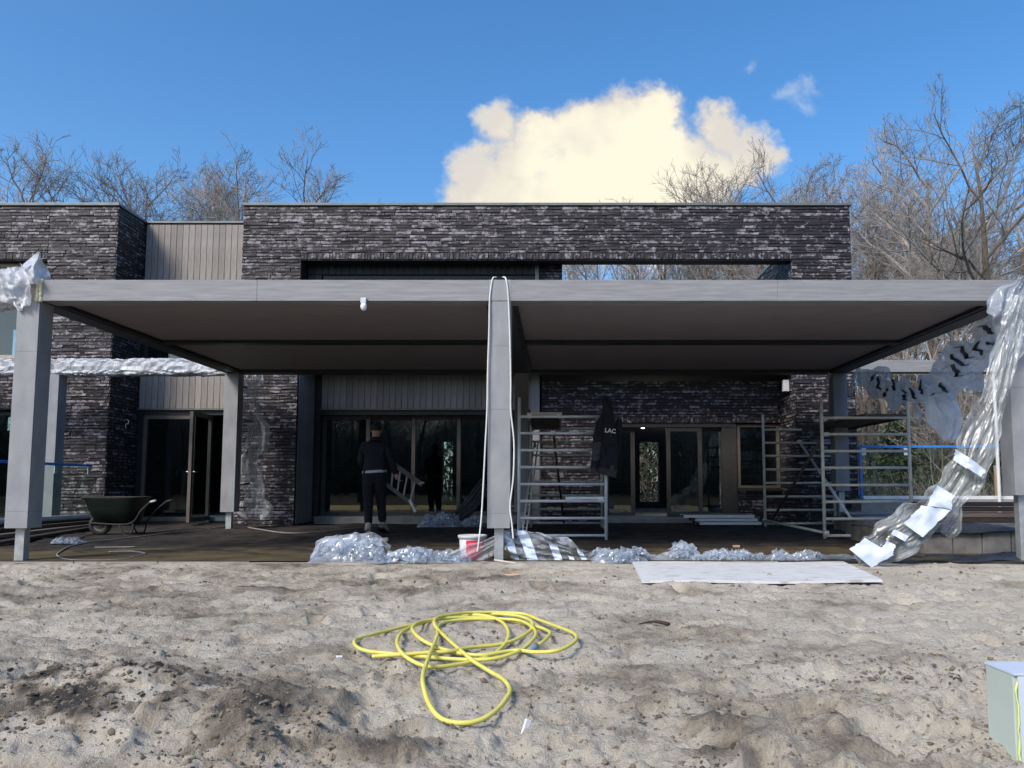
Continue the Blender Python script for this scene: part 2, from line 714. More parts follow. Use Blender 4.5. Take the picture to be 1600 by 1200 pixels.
M = dict(
    brick=m_brick(),
    mortar=simple('mortar', (0.009, 0.008, 0.010), (0.016, 0.014, 0.015), 0.9, 20),
    sand=m_sand(),
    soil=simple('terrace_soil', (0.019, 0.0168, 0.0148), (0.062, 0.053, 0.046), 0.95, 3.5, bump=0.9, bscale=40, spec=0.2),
    clod=simple('clod', (0.07, 0.06, 0.048), (0.30, 0.255, 0.19), 0.95, 2.5, bump=0.6, bscale=60, spec=0.2),
    litter=simple('leaf_litter', (0.05, 0.04, 0.022), (0.12, 0.095, 0.05), 0.95, 2.0, bump=0.8, bscale=20, spec=0.2),
    clad=simple('grey_cladding', (0.215, 0.225, 0.242), (0.30, 0.308, 0.322), 0.6, 3.5, (1.5, 1.5, 0.8), bump=0.1, bscale=60, lo=0.3, hi=0.7, detail=8),
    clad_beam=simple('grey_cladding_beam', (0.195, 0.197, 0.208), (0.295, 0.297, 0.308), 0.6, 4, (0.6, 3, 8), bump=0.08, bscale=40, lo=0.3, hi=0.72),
    clad_brown=simple('bare_board_end', (0.25, 0.22, 0.20), (0.33, 0.29, 0.27), 0.7, 8),
    foam=simple('cream_foam', (0.62, 0.56, 0.34), (0.75, 0.70, 0.48), 0.8, 20, bump=0.5),
    galv=simple('galvanised_steel', (0.36, 0.39, 0.40), (0.52, 0.55, 0.55), 0.45, 12, metal=0.6, spec=0.5),
    ceil=simple('ceiling_board', (0.24, 0.212, 0.225), (0.28, 0.25, 0.262), 0.7, 3),
    dark_beam=simple('dark_beam_tone', (0.032, 0.038, 0.047), (0.045, 0.052, 0.062), 0.5, 6),  # darker tone used on the rear and side beams
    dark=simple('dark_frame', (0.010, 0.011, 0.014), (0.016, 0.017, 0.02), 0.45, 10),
    frame=simple('anthracite_frame', (0.030, 0.029, 0.028), (0.05, 0.047, 0.043), 0.45, 10),
    bronze=simple('bronze_frame', (0.09, 0.075, 0.06), (0.13, 0.11, 0.09), 0.5, 10),
    palef=simple('pale_frame', (0.38, 0.33, 0.27), (0.48, 0.42, 0.36), 0.6, 10),
    plank=simple('grey_wood_plank', (0.21, 0.19, 0.172), (0.31, 0.283, 0.26), 0.75, 4, (9, 9, 0.8), bump=0.15, bscale=14, obj_var=0.16),
    plankd=simple('dark_wood_plank', (0.030, 0.032, 0.037), (0.055, 0.057, 0.062), 0.7, 4, (9, 9, 0.8), bump=0.15, obj_var=0.2),
    trim=simple('roof_trim', (0.12, 0.135, 0.13), (0.19, 0.21, 0.20), 0.45, 5, metal=0.3),
    concrete=simple('concrete', (0.22, 0.215, 0.205), (0.34, 0.33, 0.31), 0.85, 5, bump=0.25, bscale=40),
    block=simple('concrete_block', (0.10, 0.095, 0.088), (0.21, 0.20, 0.185), 0.9, 5, bump=0.4, bscale=40),
    blockend=simple('pale_block_end', (0.40, 0.35, 0.25), (0.52, 0.46, 0.34), 0.9, 6),
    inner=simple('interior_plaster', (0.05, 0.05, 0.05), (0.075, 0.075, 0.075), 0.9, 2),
    screed=simple('interior_screed', (0.15, 0.18, 0.185), (0.20, 0.235, 0.24), 0.8, 2),
    glass=m_glass(),
    fglass=m_glass('fence_glass', (0.90, 0.96, 0.93), 1.45),
    alu=simple('scaffold_aluminium', (0.74, 0.75, 0.74), (0.86, 0.87, 0.86), 0.34, 8, metal=0.15),
    alud=simple('weathered_scaffold_steel', (0.50, 0.475, 0.40), (0.70, 0.665, 0.57), 0.5, 8),
    brace=simple('scaffold_brace', (0.06, 0.056, 0.052), (0.11, 0.10, 0.09), 0.6, 8, metal=0.2),
    ply=simple('platform_ply', (0.05, 0.043, 0.036), (0.09, 0.075, 0.06), 0.7, 6),
    plyl=simple('pale_ply', (0.40, 0.37, 0.29), (0.52, 0.48, 0.39), 0.7, 6),
    pwhite=m_plastic('white_polythene', 0.10, (0.70, 0.73, 0.77), 0.34, 0.5, 9),
    pmilk=m_plastic('milky_polythene', 0.62, (0.62, 0.70, 0.80), 0.16, 0.25, 4.5),
    pswag=m_plastic('bluish_polythene', 0.12, (0.72, 0.79, 0.88), 0.30, 0.5, 11),
    pclear=m_plastic('clear_polythene', 0.64, (0.62, 0.68, 0.75), 0.20, 0.6, 15),
    pgrey=m_plastic('grey_polythene', 0.64, (0.64, 0.68, 0.68), 0.22, 0.22, 8),
    paper=simple('pale_blue_tape', (0.62, 0.72, 0.86), (0.72, 0.81, 0.92), 0.45, 6, bump=0.2, bscale=10),
    blackp=simple('black_polythene', (0.012, 0.013, 0.016), (0.035, 0.037, 0.042), 0.35, 6, bump=0.6, bscale=12),
    board=simple('white_board', (0.36, 0.34, 0.31), (0.66, 0.67, 0.67), 0.6, 6, (0.9, 4.0, 1), lo=0.33, hi=0.47, detail=10),
    hose=simple('yellow_hose', (0.62, 0.56, 0.10), (0.76, 0.70, 0.17), 0.42, 9),
    hosemark=simple('hose_connector', (0.20, 0.26, 0.30), None, 0.4),
    red=simple('red_label', (0.62, 0.015, 0.045), (0.70, 0.03, 0.06), 0.4, 8),
    whitep=simple('white_plastic', (0.72, 0.72, 0.74), (0.80, 0.80, 0.82), 0.4, 8),
    cord=simple('white_cord', (0.62, 0.62, 0.60), (0.72, 0.72, 0.70), 0.6, 8),
    cable=simple('grey_cable', (0.20, 0.19, 0.19), (0.30, 0.28, 0.28), 0.5, 8),
    navy=simple('navy_fabric', (0.006, 0.007, 0.013), (0.012, 0.013, 0.022), 0.85, 30, bump=0.2, bscale=20),
    black=simple('black_fabric', (0.0075, 0.008, 0.013), (0.015, 0.016, 0.024), 0.85, 30, bump=0.3, bscale=18),
    gfab=simple('grey_fabric', (0.045, 0.045, 0.05), (0.065, 0.065, 0.07), 0.85, 30),
    trouser=simple('dark_trousers', (0.005, 0.006, 0.009), (0.010, 0.011, 0.017), 0.9, 20, bump=0.2),
    skin=simple('skin', (0.42, 0.25, 0.18), (0.50, 0.31, 0.23), 0.55, 10),
    hair=simple('dark_hair', (0.015, 0.011, 0.009), (0.03, 0.022, 0.018), 0.7, 60, bump=0.5),
    boot=simple('sand_boot', (0.40, 0.33, 0.26), (0.50, 0.42, 0.33), 0.8, 12),
    sole=simple('boot_sole', (0.02, 0.02, 0.02), None, 0.8),
    stripe=simple('pale_stripe', (0.50, 0.52, 0.54), None, 0.7),
    green=simple('green_tray', (0.004, 0.009, 0.007), (0.007, 0.014, 0.010), 0.4, 6),
    rubber=simple('rubber', (0.018, 0.018, 0.018), (0.04, 0.037, 0.033), 0.8, 12),
    rim=simple('muddy_rim', (0.20, 0.17, 0.13), (0.28, 0.25, 0.19), 0.7, 12),
    blue=simple('blue_tape', (0.03, 0.19, 0.62), (0.05, 0.26, 0.72), 0.4, 8),
    wood=simple('pale_wood', (0.45, 0.32, 0.19), (0.58, 0.43, 0.27), 0.7, 5, (2, 12, 12)),
    woodd=simple('dark_board', (0.030, 0.022, 0.018), (0.075, 0.052, 0.04), 0.7, 5, (0.8, 12, 12)),
    wooder=simple('weathered_board', (0.16, 0.12, 0.09), (0.26, 0.2, 0.15), 0.7, 5, (0.8, 12, 12)),
    card=simple('orange_card', (0.60, 0.40, 0.24), (0.70, 0.50, 0.32), 0.8, 10),
    stick=simple('dark_stick', (0.04, 0.03, 0.025), None, 0.9),
    bark=simple('bark', (0.11, 0.09, 0.068), (0.26, 0.21, 0.155), 0.9, 3, (6, 6, 1.2), bump=0.6, bscale=12, obj_var=0.25, spec=0.2),
    twig=simple('twig', (0.22, 0.20, 0.185), (0.33, 0.305, 0.28), 0.9, 3, obj_var=0.2, spec=0.2),
    leafg=simple('evergreen_leaf', (0.018, 0.032, 0.012), (0.05, 0.075, 0.028), 0.7, 1.2, obj_var=0.2),
    leafb=simple('dead_leaf', (0.07, 0.05, 0.025), (0.16, 0.10, 0.05), 0.8, 1.2),
    xps=simple('pale_green_panel', (0.42, 0.49, 0.44), (0.50, 0.57, 0.52), 0.6, 3),
    xpsf=simple('pale_blue_foil', (0.52, 0.60, 0.70), (0.60, 0.68, 0.78), 0.35, 4),
    yfoam=simple('yellow_green_foam', (0.62, 0.72, 0.22), None, 0.8),
    tube=emit('lit_tube', (1.0, 0.93, 0.72), 6.0),
)


# ------------------------------------------------------------------ ground, sand, terrace soil
def build_ground():
    # one coarse sheet to the horizon, left open where the building site lies
    xs = [-600, -300, -150, -80, -45, -30, -21, -13, 0, 13, 21, 30, 45, 80, 150, 300, 600]
    ys = [-600, -300, -150, -80, -45, -25, -7, 8.72, 24, 30, 38, 50, 70, 100, 160, 300, 600]
    mb = MB()
    fx, fy = [], []
    for a in range(len(xs) - 1):
        fx += list(np.linspace(xs[a], xs[a + 1], 6)[:-1])
    fx.append(xs[-1])
    for a in range(len(ys) - 1):
        fy += list(np.linspace(ys[a], ys[a + 1], 6)[:-1])
    fy.append(ys[-1])
    X, Y = np.meshgrid(fx, fy)
    Z = 0.06 + 0.25 * fbm(X / 25, Y / 25, 0, 3, 11) * sstep(18, 40, np.hypot(X, Y - 8))
    near = (np.abs(X) < 14) & (Y > -8) & (Y < 25)
    Z = np.where(near, np.where(Y < 8, -0.04, 0.02), Z)
    n, k = X.shape
    mb.v = [tuple(p) for p in np.stack([X, Y, Z], -1).reshape(-1, 3)]
    for i in range(n - 1):
        for j in range(k - 1):
            cx, cy = (fx[j] + fx[j + 1]) / 2, (fy[i] + fy[i + 1]) / 2
            if abs(cx) < 13 and -7 < cy < 8.72:
                continue
            mb.f.append((i * k + j, i * k + j + 1, (i + 1) * k + j + 1, (i + 1) * k + j))
            mb.m.append(0)
            mb.t.append(0.5)
    tag(mb.build('ground', M['litter'], smooth=True), kind='structure')


CL = []


def sand_bumps(X, Y):
    near = sstep(4.4, 3.2, Y)
    band = 0.45 + 0.55 * near
    z = 0.020 * fbm(X / 0.9, Y / 0.9, 0, 3, 3) * (0.6 + near)
    lump = np.clip(fbm(X / 0.30, Y / 0.26, 0, 3, 31), -0.3, 1.0)
    patch = sstep(-0.15, 0.55, fbm(X / 0.9, Y / 0.7, 0, 2, 41))
    z = z + near * 0.060 * lump * patch
    # broken, crumbly crust: ridged at three sizes
    for sc, am, sd in ((0.17, 0.018, 21), (0.085, 0.013, 23), (0.042, 0.008, 25)):
        rid = 1 - 2 * np.abs(vnoise(X / sc + 3, Y / (sc * .8), 0, sd))
        z = z + am * rid * (0.25 + 0.75 * sstep(-.3, .5, vnoise(X / .45, Y / .35, 0, sd + 1))) * band
    # broken crust: little steps with sharp rims, drawn out along the terrace farther off
    for sc, am, th, sd in ((0.34, 0.020, 0.05, 121), (0.17, 0.015, -0.02, 123), (0.085, 0.010, 0.06, 125), (0.05, 0.006, 0.0, 127)):
        nn = fbm(X / sc, Y / (sc * .8), 0, 3, sd)
        z = z + am * (sstep(th, th + .14, nn) - .45) * (0.62 + 0.38 * near)
    z = z + 0.020 * (1 - near) * (sstep(0.0, .2, fbm(X / .26 + .4 * Y, Y / .17, 0, 3, 131)) - .5)
    z = z + 0.010 * fbm(X / 0.30, Y / 0.085, 0, 3, 71) * (1 - near * 0.6)
    # the charcoal heap and some boot prints
    z = z + 0.12 * np.exp(-(((X + 1.75) / 0.42) ** 2 + ((Y - 3.25) / 0.32) ** 2))
    for (fx, fy, a) in FOOT:
        c, s = math.cos(a), math.sin(a)
        px, py = (X - fx) * c + (Y - fy) * s, -(X - fx) * s + (Y - fy) * c
        q = (px / 0.055) ** 2 + (py / 0.15) ** 2
        z = z - 0.040 * np.exp(-q ** 2) + 0.014 * np.exp(-((np.sqrt(q) - 1.35) / 0.25) ** 2)
    fade = sstep(8.74, 8.45, Y)
    bed = sstep(.45, .75, X) * sstep(3.95, 3.6, X) * sstep(7.35, 7.6, Y)
    return z * (0.25 + 0.75 * fade) * (1 - .7 * bed) - .006


rf = random.Random(5)
FOOT = [(rf.uniform(-4, 4), rf.uniform(2.4, 7.8), rf.uniform(-1.2, 1.2)) for _ in range(70)]


def build_sand():
    nr, nc = 700, 1000
    ys = 0.25 * (8.735 / 0.25) ** np.linspace(0, 1, nr)
    ys = np.concatenate([[-7.2, -4, -2, -0.8], ys])
    t = np.linspace(-1, 1, nc)
    t = np.sign(t) * (0.9 * np.abs(t) + 0.1 * np.abs(t) ** 3)
    hw = 2.6 + 1.22 * np.clip(ys, 0, None)
    X = t[None, :] * hw[:, None]
    X[:, 0], X[:, -1] = -13.2, 13.2
    Y = np.repeat(ys[:, None], nc, 1)
    Z = ground_z(X, Y) + sand_bumps(X, Y)
    A = np.stack([X, Y, Z], -1)
    mb = MB()
    mb.v = list(map(tuple, A.reshape(-1, 3)))
    n, k = X.shape
    I = np.arange(n * k).reshape(n, k)
    F = np.stack([I[:-1, :-1], I[:-1, 1:], I[1:, 1:], I[1:, :-1]], -1).reshape(-1, 4)
    mb.f = F.tolist()
    mb.m = [0] * len(mb.f)
    mb.t = [0.5] * len(mb.f)
    o = mb.build('sand', M['sand'], smooth=True)
    # damp and charcoal patches: marks in the sand itself
    D = 0.20 + 0.27 * fbm(X / 0.55, Y / 0.40, 0, 4, 81)
    D = D + 0.10 * fbm(X / 2.2, Y / 1.4, 0, 2, 85)
    D = D + 0.20 * np.clip(fbm(X / 0.13, Y / 0.10, 0, 3, 87), -0.3, 1)
    D = D + 0.16 * sstep(4.6, 6.2, Y) * sstep(1.2, -2.5, X)
    D = D - 0.10 * sstep(0.5, 2.5, X) * sstep(3.6, 5.0, Y)
    D = D + 0.42 * sstep(4.2, 3.3, Y) * np.clip(fbm(X / 0.30, Y / 0.26, 0, 3, 31) * 1.3, -0.35, 0.8) * sstep(-0.15, 0.55, fbm(X / 0.9, Y / 0.7, 0, 2, 41))
    heap = np.exp(-(((X + 1.85) / 0.42) ** 2 + ((Y - 3.2) / 0.34) ** 2))
    D = D + 1.15 * heap * (0.35 + 1.3 * np.clip(fbm(X / 0.12, Y / 0.10, 0, 3, 91), -0.6, 1))
    at = o.data.attributes.new('damp', 'FLOAT', 'POINT')
    at.data.foreach_set('value', D.reshape(-1).astype(np.float32))
    tag(o, kind='structure')
    # clods of earth: nobody could count them
    r = random.Random(12)
    ico = bmesh.new()
    bmesh.ops.create_icosphere(ico, subdivisions=1, radius=1.0)
    iv = [v.co.copy() for v in ico.verts]
    jf = [tuple(v.index for v in f.verts) for f in ico.faces]
    ico.free()
    mb = MB()
    pts = []
    while len(pts) < 6500:
        y = 2.15 + abs(r.gauss(0, 1.0)) if r.random() < 0.8 else r.uniform(2.2, 8.3)
        if y > 8.3:
            continue
        x = r.uniform(-1, 1) * (1.2 + y * 0.95)
        keep = float(fbm(x / 0.5, y / 0.4, 0, 2, 101)) + 0.1
        if r.random() > 0.25 + keep:
            continue
        pts.append((x, y, 0))
    for _ in range(900):
        pts.append((-1.78 + r.gauss(0, 0.30), 3.2 + r.gauss(0, 0.24), 1))
    xs = np.array([p[0] for p in pts])
    yy = np.array([p[1] for p in pts])
    zz = ground_z(xs, yy) + sand_bumps(xs, yy)
    for (x, y, c), z in zip(pts, zz):
        s = min(0.013, 0.0028 + r.expovariate(1 / 0.0026)) * (0.8 + 0.1 * y)
        sx, sy, sz = s * r.uniform(.7, 1.4), s * r.uniform(.7, 1.4), s * r.uniform(.45, .9)
        vs = [(x + p.x * sx * r.uniform(.55, 1.4), y + p.y * sy * r.uniform(.55, 1.4), z + sz * 0.15 + p.z * sz * r.uniform(.55, 1.4)) for p in iv]
        mb.add(vs, jf)
    # crumbs between them
    rn = np.random.RandomState(4)
    n = 26000
    yy = 2.1 + np.abs(rn.normal(0, 1.25, n))
    far = rn.rand(n) < .25
    yy = np.where(far, rn.uniform(2.2, 8.4, n), yy)
    xs = rn.uniform(-1, 1, n) * (1.2 + yy * .95)
    ok = (yy < 8.4) & (rn.rand(n) < .30 + .9 * np.clip(fbm(xs / .4, yy / .3, 0, 3, 141) + .15, 0, 1))
    xs, yy = xs[ok], yy[ok]
    zz = ground_z(xs, yy) + sand_bumps(xs, yy)
    oc = [(1, 0, 0), (0, 1, 0), (-1, 0, 0), (0, -1, 0), (0, 0, 1)]
    of = [(0, 1, 4), (1, 2, 4), (2, 3, 4), (3, 0, 4)]
    for x, y, z in zip(xs, yy, zz):
        s = (0.0022 + min(.010, r.expovariate(1 / .0022))) * (.75 + .16 * y)
        mb.add([(x + a * s * r.uniform(.5, 1.5), y + b_ * s * r.uniform(.5, 1.5), z - .001 + c_ * s * r.uniform(.5, 1.3)) for a, b_, c_ in oc], of)
    tag(mb.build('clods', M['clod']), kind='stuff')

    # dark soil of the terrace under the pergola
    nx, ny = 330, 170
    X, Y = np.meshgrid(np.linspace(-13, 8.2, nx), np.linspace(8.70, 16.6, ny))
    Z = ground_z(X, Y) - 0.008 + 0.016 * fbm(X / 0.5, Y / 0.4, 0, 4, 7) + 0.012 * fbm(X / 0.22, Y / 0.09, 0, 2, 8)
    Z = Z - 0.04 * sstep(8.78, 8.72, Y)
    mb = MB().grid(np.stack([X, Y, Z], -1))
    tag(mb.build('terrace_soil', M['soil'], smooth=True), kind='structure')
    # pale concrete edging between sand and terrace, half buried
    mb = MB()
    x = -9.0
    while x < 5.4:
        L = r.uniform(0.9, 1.0)
        mb.box(x, 8.72, -0.12, x + L - 0.012, 8.80, 0.008 + r.uniform(-0.012, 0.012))
        x += L
    tag(mb.build('terrace_edging', M['concrete']), kind='structure')


# ------------------------------------------------------------------ the house
YF, YR = 15.30, 16.36           # front plane, recessed plane
ZT = 6.33                       # top of the brickwork
XL, XR = -6.13, 5.76            # main block
OL, OR_, OZ = -4.98, 4.60, 5.26  # its opening
XC = -8.60                      # corner of the left wing
CO = 0.0625


def build_house():
    H = thing('brick_house', 'long two storey house of dark rough brick with flat roof and big openings', 'house', (0, YF, 0))

    def part(mb, name, mat, parent=None, **kw):
        o = mb.build(name, mat, None, loc=(0, YF, 0), **kw)
        o.parent = parent or H
        if parent is not None:
            o.location = (0, 0, 0)
        else:
            o.location = (0, 0, 0)
        return o

    r = random.Random(3)
    bricks = []      # (P0, u, length, z0, z1, n, tint, size rank)

    def brick_rect(x0, y0, ux, uy, length, z0, z1, nx, ny, front=False):
        """running brick on a vertical rectangle that starts at (x0, y0) and runs along (ux, uy)"""
        k0, k1 = int(math.floor(z0 / CO)), int(math.ceil(z1 / CO))
        for k in range(k0, k1):
            a, b = max(z0, k * CO), min(z1, (k + 1) * CO)
            if b - a < 0.02:
                continue
            p = -r.uniform(0, 0.3)
            while p < length:
                L = r.choice((0.21, 0.26, 0.30, 0.30, 0.34, 0.40)) + r.uniform(-.015, .015)
                s0, s1 = max(p, 0), min(p + L, length)
                p += L
                if s1 - s0 < 0.03:
                    continue
                tint = min(1, max(0, r.gauss(0.48, 0.20)))
                if r.random() < 0.22:
                    tint = r.uniform(0.8, 1.0)
                d = r.uniform(0.003, 0.015)
                bricks.append((x0 + ux * s0, y0 + uy * s0, ux, uy, s1 - s0 - 0.010, a + 0.009 + r.uniform(-.004, .004), b - 0.009 + r.uniform(-.005, .005), nx, ny, d, tint, front))

    def soldier(x0, x1, y, z0, z1):
        x = x0
        while x < x1 - 0.02:
            w = 0.062
            bricks.append((x, y, 1, 0, min(w, x1 - x) - 0.009, z0 + 0.004, z1 - 0.006, 0, -1, r.uniform(0.004, 0.02), min(1, max(0, r.gauss(.5, .22))), False))
            x += w

    # front plane
    brick_rect(XL, YF, 1, 0, OL - XL, 0.02, OZ, 0, -1, True)
    brick_rect(XL, YF, 1, 0, XR - XL, OZ + 0.125, ZT, 0, -1, True)
    brick_rect(XL, YF, 1, 0, OL - XL, OZ, OZ + 0.125, 0, -1, True)
    soldier(OL, OR_, YF, OZ, OZ + 0.12)
    brick_rect(OR_, YF, 1, 0, XR - OR_, OZ, OZ + 0.125, 0, -1, True)
    brick_rect(OR_, YF, 1, 0, XR - OR_, 0.02, OZ, 0, -1, True)
    # right leg, inner face; left wing; sides
    brick_rect(OR_, YF, 0, 1, 6.7, 4.4, 5.54, -1, 0)
    brick_rect(OR_, YF, 0, 1, YR - YF, 0.02, 3.0, -1, 0)
    WX = -9.93
    brick_rect(WX, YF, 1, 0, XC - WX, 0.02, ZT, 0, -1, True)
    brick_rect(-16.5, YF, 1, 0, WX + 16.5, OZ + 0.125, ZT, 0, -1)
    soldier(-16.5, WX, YF, OZ, OZ + 0.12)
    brick_rect(-16.5, YF, 1, 0, WX + 16.5, 2.45, 3.30, 0, -1)
    soldier(-16.5, WX, YF, 2.33, 2.45)
    brick_rect(XC, YF, 0, 1, YR - YF, 0.02, ZT, 1, 0)
    # recessed wall on the right, over and beside the doors
    brick_rect(-0.30, YR, 1, 0, OR_ + 0.30, 2.26, 3.0, 0, -1)
    soldier(0.9, OR_, YR, 2.14, 2.26)
    brick_rect(-0.30, YR, 1, 0, 1.20, 0.1, 2.26, 0, -1)
    brick_rect(3.70, YR - 0.05, 1, 0, OR_ - 3.70, 0.1, 0.74, 0, -1)
    # end wall of the upper room and the pier beside it
    brick_rect(-0.34, YF + 0.42, 1, 0, 0.46, 3.3, ZT - 0.1, 0, -1)

    def brick_mesh(mb, b, origin=None):
        x, y, ux, uy, L, z0, z1, nx, ny, d, tint, fr = b
        j = lambda s: r.uniform(-s, s)
        o = 0.012
        q = []
        for dd, e in ((-o, 0), (d, 1)):
            for (s, z) in ((0, z0), (L, z0), (L, z1), (0, z1)):
                ss, zz, di = s, z, dd
                if e:
                    ss += j(.008)
                    zz += j(.006)
                    di += j(.006)
                q.append((x + ux * ss + nx * di, y + uy * ss + ny * di, zz))
        if origin:
            q = [(a - origin[0], b_ - origin[1], c - origin[2]) for a, b_, c in q]
        fl = [(4, 5, 6, 7), (0, 1, 5, 4), (1, 2, 6, 5), (2, 3, 7, 6), (3, 0, 4, 7)]
        mb.add(q, fl, 0, tint)

    # the 300 bricks that show largest are parts of their own (twelve shared shapes), the rest is one mass
    cand = [i for i, b in enumerate(bricks) if b[11] and b[4] > 0.25 and (b[5] > 3.4) and b[0] > -10 and (b[0] < OL - 0.3 or b[5] > OZ)]
    cand.sort(key=lambda i: -bricks[i][4])
    cand = sorted(cand[:700])
    r.shuffle(cand)
    single = set(cand[:298])
    shapes = {}
    rest = MB()
    for i, b in enumerate(bricks):
        if i in single:
            key = (round(b[4] / 0.03), round(b[10] * 3))
            if key not in shapes:
                mb = MB()
                bb = (0, 0, 1, 0, key[0] * 0.03, 0, 0.050, 0, -1, b[9], b[10], True)
                brick_mesh(mb, bb)
                o = mb.build('brick', M['brick'])
                shapes[key] = o
                first = True
            else:
                o = link_copy(shapes[key])
            o.parent = H
            o.location = (b[0], b[1] - YF, b[5])
            o.scale = (b[4] / (key[0] * 0.03), 1, 1)
        else:
            brick_mesh(rest, b)
    tag(part(rest, 'brickwork', M['brick']), kind='stuff')

    # masonry cores behind the bricks
    w = MB()
    w.box(XL, YF, 0, OL, YR + 0.3, ZT)
    w.box(OL, YF, OZ, OR_, YF + 0.34, ZT)
    w.box(OR_, YF, 0, XR, YF + 0.34, ZT)
    w.box(OR_, YF + 0.341, 0, XR, 22.0, 5.55)
    w.box(XC - 0.5, YF, 0, XC, 24.0, ZT)
    w.box(WX, YF, 0, XC - 0.5, YF + 0.35, ZT)
    w.box(-16.5, YF, OZ, WX, YF + 0.35, ZT)
    w.box(-16.5, YF, 2.33, WX, YF + 0.35, 3.30)
    w.box(-19, YF, 0, -16.5, 24, ZT)
    w.box(-16.5, 23.7, 0, XC - 0.5, 24.0, 2.5)
    w.box(-16.5, 23.7, 3.3, XC - 0.5, 24.0, 3.9)
    w.box(-16.5, 23.7, 5.6, XC - 0.5, 24.0, ZT)
    w.box(-0.30, YR, 2.14, OR_, YR + 0.3, 3.0)
    w.box(-0.30, YR, 0, 0.90, YR + 0.3, 2.14)
    w.box(3.70, YR - 0.05, 0, OR_, YR + 0.25, 0.74)
    w.box(-0.34, YF + 0.42, 3.3, 0.12, 22.0, ZT - 0.1)
    part(w, 'wall', M['mortar'])

    # roof edges (thin metal trim, 6 cm high, a little proud)
    t = MB()
    t.box(XL - 0.03, YF - 0.035, ZT, XR + 0.03, YF + 0.36, ZT + 0.055)
    t.box(OR_ - .02, YF + 0.345, 5.552, XR + 0.03, 22, 5.60)
    part(t, 'roof_trim', M['trim'], bevel=0.006)
    t = MB()
    t.box(-19, YF - 0.035, ZT, XC + 0.03, YF + 0.36, ZT + 0.055)
    t.box(XC - 0.33, YF + 0.36, ZT, XC + 0.03, 24, ZT + 0.055)
    part(t, 'roof_trim', M['trim'], bevel=0.006)
    t = MB()
    t.box(XC + 0.032, YR - 0.05, ZT, XL - 0.034, YR + 0.3, ZT + 0.04)
    part(t, 'roof_trim', M['trim'])
    # roofs and slabs
    s = MB()
    s.box(-18.9, YF + 0.37, ZT - 0.3, XC - 0.34, 23.9, ZT - 0.05)
    s.box(XC + 0.01, YR + 0.31, ZT - 0.3, XL - 0.01, 22, ZT - 0.05)
    s.box(XL + .01, YR + 0.31, ZT - 0.3, OL, 22, ZT - 0.05)
    s.box(OL, YF + 0.37, ZT - 0.32, -0.36, 22, ZT - 0.12)
    part(s, 'roof', M['mortar'])
    s = MB()
    s.box(OL + .005, YF + 0.10, 3.14, OR_ - .005, 22, 3.34)
    s.box(XC + .005, YR + 0.31, 3.1, XL - .005, 22, 3.34)
    s.box(-16.4, YF + 0.36, 2.9, XC - 0.51, 23.6, 3.2)
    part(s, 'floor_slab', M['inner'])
    s = MB()
    s.box(OL + 0.002, YR + 0.04, 0.10, OR_ - .002, 22.6, 0.24)
    s.box(XC + 0.002, YR + 0.04, 0.05, XL - .002, 22.6, 0.22)
    s.box(-16.4, YF + 0.36, 0.05, XC - 0.51, 23.6, 0.22)
    part(s, 'interior_floor', M['screed'])
    # back walls with their far windows open to the wood
    s = MB()
    y0, y1 = 22.6, 22.9

    def wall_holes(x0, x1, z0, z1, holes):
        x = x0
        for (a, b, c, d) in sorted(holes):
            s.box(x, y0, z0, a, y1, z1)
            s.box(a, y0, z0, b, y1, c)
            s.box(a, y0, d, b, y1, z1)
            x = b
        s.box(x, y0, z0, x1, y1, z1)

    wall_holes(OL, OR_, 0.0, 3.14, [(-3.22, -2.92, 0.42, 2.12), (2.36, 2.90, 0.42, 2.12)])
    wall_holes(XC, OL - 0.002, 0.0, ZT - 0.4, [(-7.6, -6.6, 3.9, 5.5)])
    wall_holes(OL, -0.34, 3.34, ZT - 0.4, [(-4.0, -1.2, 3.9, 5.5)])
    s.box(-0.45, YR + 0.31, 0.24, -0.30, 22.6, 3.14)     # partition between the two rooms
    s.box(OL - 0.15, YR + 0.31, 0.0, OL, 22.6, 3.14)
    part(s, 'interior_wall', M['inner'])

    # shadows under the soldier courses, put in as thin dark plates
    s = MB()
    part(MB().box(OL, YF + 0.012, OZ - 0.02, OR_, YF + 0.33, OZ - 0.002), 'lintel_shade', M['dark'])
    part(MB().box(-16.5, YF + 0.012, OZ - 0.02, WX, YF + 0.34, OZ - 0.002), 'lintel_shade', M['dark'])
    part(MB().box(-16.5, YF + 0.012, 2.31, WX, YF + 0.34, 2.328), 'lintel_shade', M['dark'])

    # ---- planks
    def planks(x0, x1, y, z0, z1, mat, w=0.128, axis='X', th=0.022):
        n = int(round((x1 - x0) / w))
        w = (x1 - x0) / n
        mb = MB()
        mb.box(0.004, 0, 0, w - 0.004, th, z1 - z0)
        base = mb.build('plank', mat, bevel=0.003)
        for i in range(n):
            o = base if i == 0 else link_copy(base)
            o.parent = H
            dj = r.uniform(0, .003)
            if axis == 'X':
                o.location = (x0 + i * w, y - th - dj - YF, z0)
            else:
                o.location = (y + th, x0 + i * w - YF, z0)
                o.rotation_euler = (0, 0, math.pi / 2)

    planks(OL + 0.16, -0.52, YR + 0.0, 2.43, 3.12, M['plank'])
    planks(XC + 0.03, XL - 0.02, YR + 0.0, 2.43, 3.10, M['plank'])
    planks(XC + 0.03, XL - 0.02, YR + 0.0, 5.07, ZT - 0.03, M['plank'])
    planks(OL + 0.02, -0.40, YF + 0.40, 5.06, OZ + 0.04, M['plankd'], 0.14)
    planks(YF + 0.06, YR - 0.02, OL, 0.12, 3.12, M['plank'], 0.14, 'Y')
    planks(OL + 0.02, OL + 0.30, YF + 0.40, 3.36, 5.05, M['plankd'], 0.14)
    b = MB()
